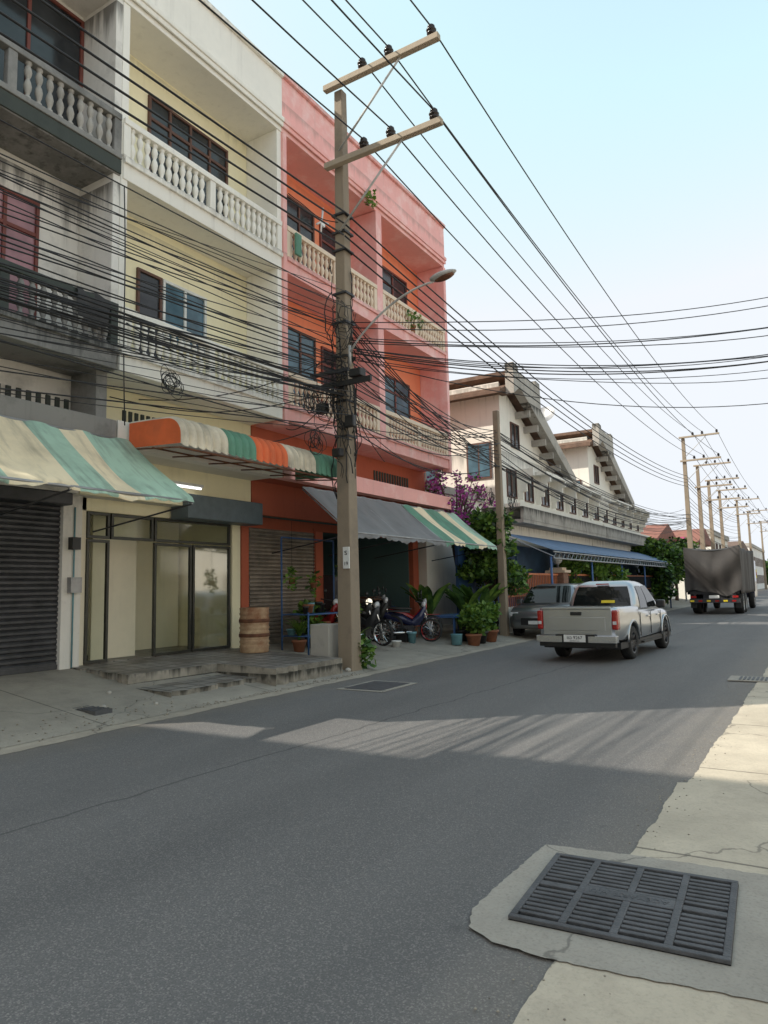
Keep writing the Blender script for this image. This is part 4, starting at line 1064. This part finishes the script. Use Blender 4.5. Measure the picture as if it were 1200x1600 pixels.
boolean(body,[cyl_cut(.55,1.2,1.28,.40,.46),cyl_cut(-1.2,-.55,1.28,.40,.46),cyl_cut(.55,1.2,4.38,.40,.46),cyl_cut(-1.2,-.55,4.38,.40,.46),box_cut(-.80,.80,.13,1.74,.68,1.5)])
body.parent=pk
md=body.modifiers.new('bevel','BEVEL');md.width=.016;md.segments=3;md.limit_method='ANGLE';md.angle_limit=math.radians(45)
G_=Green(1.08,1.82,1.86,4.05,2.14,3.12,.875,.67)
m=MB();G_.mesh(m,'silver');m.obj('cab',pk,local=True)
m=MB();G_.pane(m,'B',.08,.92,.18,.82,'carglass');m.obj('rear_window',pk,local=True)
m=MB();G_.pane(m,'F',.05,.95,.1,.9,'carglass');m.obj('windscreen',pk,local=True)
for sd_ in 'LR':
    sx=1 if sd_=='R' else -1
    for (u0,u1) in (((.13,.15),(.44,.5)),((.47,.54),(.86,.93))):
        m=MB();G_.pane(m,sd_,u0,u1,.10,.83,'carglass');m.obj('side_window',pk,local=True)
    for yy in (1.9,2.86,3.86): BX('door_gap',pk,(sx*.93-.008,sx*.93+.008,yy,yy+.008,.5,1.05),'blackp',0,True)
    for yy in (2.55,3.5): BX('door_handle',pk,(sx*.935-.02,sx*.935+.02,yy,yy+.2,.93,.97),'chrome',.008,True)
    BX('wing_mirror',pk,(min(sx*.88,sx*1.1),max(sx*.88,sx*1.1),3.62,3.80,1.12,1.32),'blackp',.04,True)
    tl=BX('tail_lamp',pk,(min(sx*.80,sx*.937),max(sx*.80,sx*.937),.015,.22,.74,1.18),'redlens',.035,True)
    BX('reverse_lamp',tl,(min(sx*.83,sx*.91),max(sx*.83,sx*.91),.003,.03,.86,.93),'whitelens',.005,True)
    for ya in (1.28,4.38):
        m=MB();pts=[]
        for i in range(15):
            q=math.pi*(i/14);pts.append((sx*.93,ya-.475*math.cos(q),.42+.475*math.sin(q)))
        m.tube(pts,.024,'silver',6);m.obj('wheel_arch',pk,local=True)
        wheel(pk,sx*.80,ya,.385,.26)
m=MB();m.box(-.79,.79,.035,.075,.62,1.20,'silver');m.box(-.79,.79,.015,.09,1.20,1.245,'silver');m.box(-.66,.66,.022,.036,.72,1.02,'silver');tg=m.obj('tailgate',pk,bev=.014,local=True)
BX('handle',tg,(-.13,.13,.005,.036,1.06,1.14),'blackp',.01,True)
m=MB();m.box(-.92,.92,-.11,.10,.46,.61,'chrome');m.box(-.45,.45,-.13,.08,.61,.64,'blackp');m.box(-.3,.3,-.122,-.11,.44,.61,'blackp');m.box(-.88,.88,-.02,.1,.36,.46,'blackp');m.obj('rear_bumper',pk,bev=.03,local=True)
pl=BX('number_plate',pk,(-.25,.25,-.145,-.132,.475,.635),'plate',0,True)
text('ขฉ 9267','lettering',.105,'ink',Matrix.Translation((0,-.148,.57))@RX,pl);text('กรุงเทพมหานคร','lettering',.035,'ink',Matrix.Translation((0,-.148,.50))@RX,pl)
BX('brake_lamp',pk,(-.16,.16,2.05,2.11,1.74,1.77),'redlens',.005,True)
m=MB();m.quad([G_.p('B',.50,.27,.03),G_.p('B',.70,.27,.03),G_.p('B',.70,.36,.03),G_.p('B',.50,.36,.03)],'yellowp');m.obj('sticker',pk,local=True)
m=MB();m.box(-.9,.9,.3,5.0,.30,.44,'blackp');m.tube([(.45,.9,.34),(.45,.0,.34)],.03,'darksteel',8);m.obj('chassis',pk,local=True)
splitbox('side_step',pk,[(-.97,-.86,2.0,3.7,.33,.37),(.86,.97,2.0,3.7,.33,.37)],'blackp')
BX('bed_liner',pk,(-.6,.6,.3,1.5,.681,.74),'blackp',0,True)
BX('grille',pk,(-.35,.35,5.19,5.24,.6,.8),'blackp',0,True)
pk.scale=(.88,.88,.88)
c=thing('parked_car','light grey car parked at the kerb behind potted plants','car',(-7.0,24.0,0.0),rotz=math.radians(180))
m=MB();m.loft([bodysec(y,w_,zb,zt_) for y,w_,zb,zt_ in [(0,.74,.42,.85),(.08,.84,.35,.98),(.5,.88,.30,1.02),(2.0,.89,.28,1.0),(3.1,.89,.28,.99),(3.8,.86,.28,.93),(4.2,.78,.30,.82),(4.32,.62,.36,.68)]],'dgrey')
body=m.obj('body');boolean(body,[cyl_cut(.5,1.2,.8,.34,.39),cyl_cut(-1.2,-.5,.8,.34,.39),cyl_cut(.5,1.2,3.5,.34,.39),cyl_cut(-1.2,-.5,3.5,.34,.39)]);body.parent=c
Gc=Green(.97,1.58,.35,3.25,.75,2.45,.82,.62)
m=MB();Gc.mesh(m,'dgrey');m.obj('cabin',c,local=True)
m=MB();Gc.pane(m,'F',.06,.94,.08,.9,'carglass');m.obj('windscreen',c,local=True)
m=MB();Gc.pane(m,'B',.08,.92,.2,.85,'carglass');m.obj('rear_window',c,local=True)
for sd_ in 'LR':
    sx=1 if sd_=='R' else -1
    for (u0,u1) in (((.1,.1),(.45,.48)),((.48,.52),(.9,.97))):
        m=MB();Gc.pane(m,sd_,u0,u1,.14,.86,'carglass');m.obj('side_window',c,local=True)
    BX('headlight',c,(min(sx*.50,sx*.78),max(sx*.50,sx*.78),4.12,4.26,.66,.78),'whitelens',.02,True)
    BX('wing_mirror',c,(min(sx*.82,sx*1.0),max(sx*.82,sx*1.0),2.95,3.08,1.0,1.14),'dgrey',.03,True)
    wheel(c,sx*.78,.8,.33,.2);wheel(c,sx*.78,3.5,.33,.2)
BX('grille',c,(-.4,.4,4.28,4.34,.42,.62),'blackp',.01,True)
BX('number_plate',c,(-.17,.17,4.34,4.35,.44,.54),'plate',0,True)
copytree(c,None,(-3.2,96,0),math.radians(180),'grey car driving towards the viewer far down the street')
# lorry
t=thing('cargo_truck','large cargo lorry covered with a loose black tarpaulin','truck',(-4.15,36.6,0),rotz=math.radians(-.3))
m=MB()
W_=1.13
def trs(y):
    r=[];top=3.12+.05*math.sin(y*1.9)+.05*math.sin(y*5)
    def ed(z): return .045*math.sin(y*4.1)+.05*math.sin(y*2.3+z*.4)
    for i in range(15): z=.95+(top-.95)*i/14;r.append((W_+ed(z),y,z))
    for i in range(1,16): x=W_-2*W_*i/16;r.append((x,y,top-.12*math.sin(math.pi*i/16)))
    for i in range(15): z=top-(top-.95)*i/14;r.append((-W_-ed(z),y,z))
    return r
m.loft([trs(.15*i) for i in range(54)],'tarp',cap=False)
N1=48;gr=[]
for j in range(N1+1):
    tz=j/N1;row=[]
    for i in range(N1+1):
        u=i/N1;x=-W_-.08+2*(W_+.08)*u
        top=3.22-.26*math.sin(math.pi*u);bot=1.02+.12*math.sin(u*7)+.05*math.sin(u*15)
        z=bot+(top-bot)*tz
        sw=math.sin((math.sqrt((u-.5)**2)*2.2+(1-tz)*2.6)*3.1)
        y=-.08-.14*math.sin(math.pi*u)*math.sin(math.pi*min(1,(1-tz)*1.1))+.06*sw+.04*math.sin(u*25+.6*tz)*(1-tz)
        row.append((x,y,z))
    gr.append(row)
m.loft(gr,'tarp',cap=False,closed=False)
m.obj('tarpaulin',t,local=True,recalc=False)
m=MB();m.box(-1.08,1.08,.06,8,.95,1.1,'darksteel');m.box(-.5,.5,.1,9,.6,.95,'darksteel');m.box(-1.08,1.08,-.1,.06,.55,.75,'darksteel');m.box(-.9,-.8,-.05,.2,.7,1.0,'darksteel');m.box(.8,.9,-.05,.2,.7,1.0,'darksteel');m.obj('chassis',t,local=True)
for a in ((-1.1,-.85,.3,.33,.3,.95),(.85,1.1,.3,.33,.3,.95)): BX('mud_flap',t,a,'blackp',0,True)
for i in range(6): BX('reflector',t,(-1.05+i*.36,-.88+i*.36,-.115,-.10,.60,.68),'redlens' if i%2 else 'yellowp',0,True)
for sx in (-1,1):
    BX('tail_lamp',t,(sx*.9-.12,sx*.9+.12,-.13,-.08,.78,.88),'redlens',0,True)
    for yy in (1.3,2.6,8.6): wheel(t,sx*.92,yy,.5,.42 if yy<8 else .3,k='steel')
BX('number_plate',t,(-.22,.22,-.14,-.13,.76,.90),'plate',0,True)
m=MB();m.box(-1.1,1.1,8.3,10.2,.6,2.7,'bluepaint');m.box(-1.0,1.0,10.2,10.22,1.6,2.5,'carglass');m.obj('cab',t,bev=.12,local=True)
# motorcycles
def motorcycle(loc,rot,kp,label,hl='whitelens',kr='chrome'):
    b=thing('motorcycle',label,'motorcycle',loc,'motorcycles in the workshop',rotz=rot)
    for yy in (-.62,.62):
        e=bpy.data.objects.new('wheel',None);COL.objects.link(e);e.parent=b;e.location=(0,yy,.29)
        m=MB();m.lathe((0,0,0),[(.24,-.035),(.275,-.035),(.29,0),(.275,.035),(.24,.035)],'rubber',26,axis='x',cap=False);m.obj('tyre',e,local=True)
        m=MB();m.lathe((0,0,0),[(.245,-.03),(.225,0),(.245,.03)],kr,26,axis='x',cap=False)
        for i in range(16):
            q=i*math.pi/8;m.tube([(.02,.02*math.cos(q),.02*math.sin(q)),(0,.235*math.cos(q+.2),.235*math.sin(q+.2))],.004,'chrome',4)
        m.lathe((0,0,0),[(.04,-.05),(.04,.05)],'steel',10,axis='x');m.obj('rim',e,local=True)
    m=MB()
    m.loft([[(sx*w_,y,z+dz) for sx,dz in ((-1,0),(-1,h),(-.4,h+.05),(.4,h+.05),(1,h),(1,0))] for y,w_,z,h in [(-.80,.05,.70,.06),(-.5,.11,.60,.14),(-.1,.11,.48,.18),(.15,.09,.40,.12),(.35,.12,.42,.3),(.45,.10,.62,.22),(.5,.05,.78,.12)]],kp);m.obj('bodywork',b,local=True)
    m=MB();m.loft([[(sx*w_,y,z+dz) for sx,dz in ((-1,0),(-.9,.05),(.9,.05),(1,0))] for y,w_,z in [(-.72,.07,.78),(-.4,.12,.76),(0,.11,.74),(.1,.06,.72)]],'blackp');m.obj('seat',b,bev=.01,local=True)
    m=MB();m.tube([(0,.62,.29),(0,.45,.75),(0,.40,.98)],.025,'chrome',8);m.tube([(-.32,.30,1.02),(-.1,.40,.98),(.1,.40,.98),(.32,.30,1.02)],.014,'blackp',6);m.obj('handlebar',b,local=True)
    for sx in (-1,1):
        m=MB();m.tube([(sx*.2,.36,1.0),(sx*.24,.36,1.18)],.006,'blackp',5);m.lathe((sx*.24,.36,1.2),[(.001,-.02),(.05,-.01),(.05,.01),(.001,.02)],'blackp',10,axis='y');m.obj('mirror',b,local=True)
    m=MB();m.lathe((0,.46,.93),[(.05,-.06),(.09,0),(.085,.03),(.001,.045)],hl,14,axis='y');m.obj('headlight',b,local=True)
    m=MB();m.box(-.1,.1,-.2,.2,.22,.42,'darksteel');m.tube([(.1,.15,.25),(.14,-.3,.24),(.16,-.75,.36)],.04,'chrome',8);m.tube([(-.08,0,.3),(-.05,-.62,.29)],.02,'darksteel',6);m.tube([(-.08,-.1,.3),(-.2,-.15,.02)],.012,'darksteel',6);m.obj('engine',b,local=True)
    for a,k2 in (((-.05,.05,.35,.85,.585,.60),kp),((-.05,.05,-.95,-.55,.6,.62),'blackp')): BX('mudguard',b,a,k2,.005,True)
    return b
motorcycle((-8.9,15.6,zl(-8.9)),math.radians(-70),'bluepaint','dark blue motorcycle with red wheel rims parked at the workshop',kr='redlens')
motorcycle((-9.7,14.6,zl(-9.7)),math.radians(-110),'blackp','black motorcycle with its headlamp lit in the workshop','headlamp')
motorcycle((-9.2,14.0,zl(-9.2)),math.radians(-95),'darksteel','old motorcycle with spoked wheels beside the pole')
motorcycle((-9.3,16.4,zl(-9.3)),math.radians(-60),'redpaint','red motorcycle parked in the workshop entrance')
motorcycle((-9.8,15.3,zl(-9.8)),math.radians(-80),'blackp','black motorcycle standing among clutter in the workshop')
motorcycle((-9.9,13.4,zl(-9.9)),math.radians(-100),'redpaint','red motorcycle parked behind the plant rack')
motorcycle((-10.3,16.0,.38),math.radians(-75),'blackp','black motorcycle standing inside the workshop')
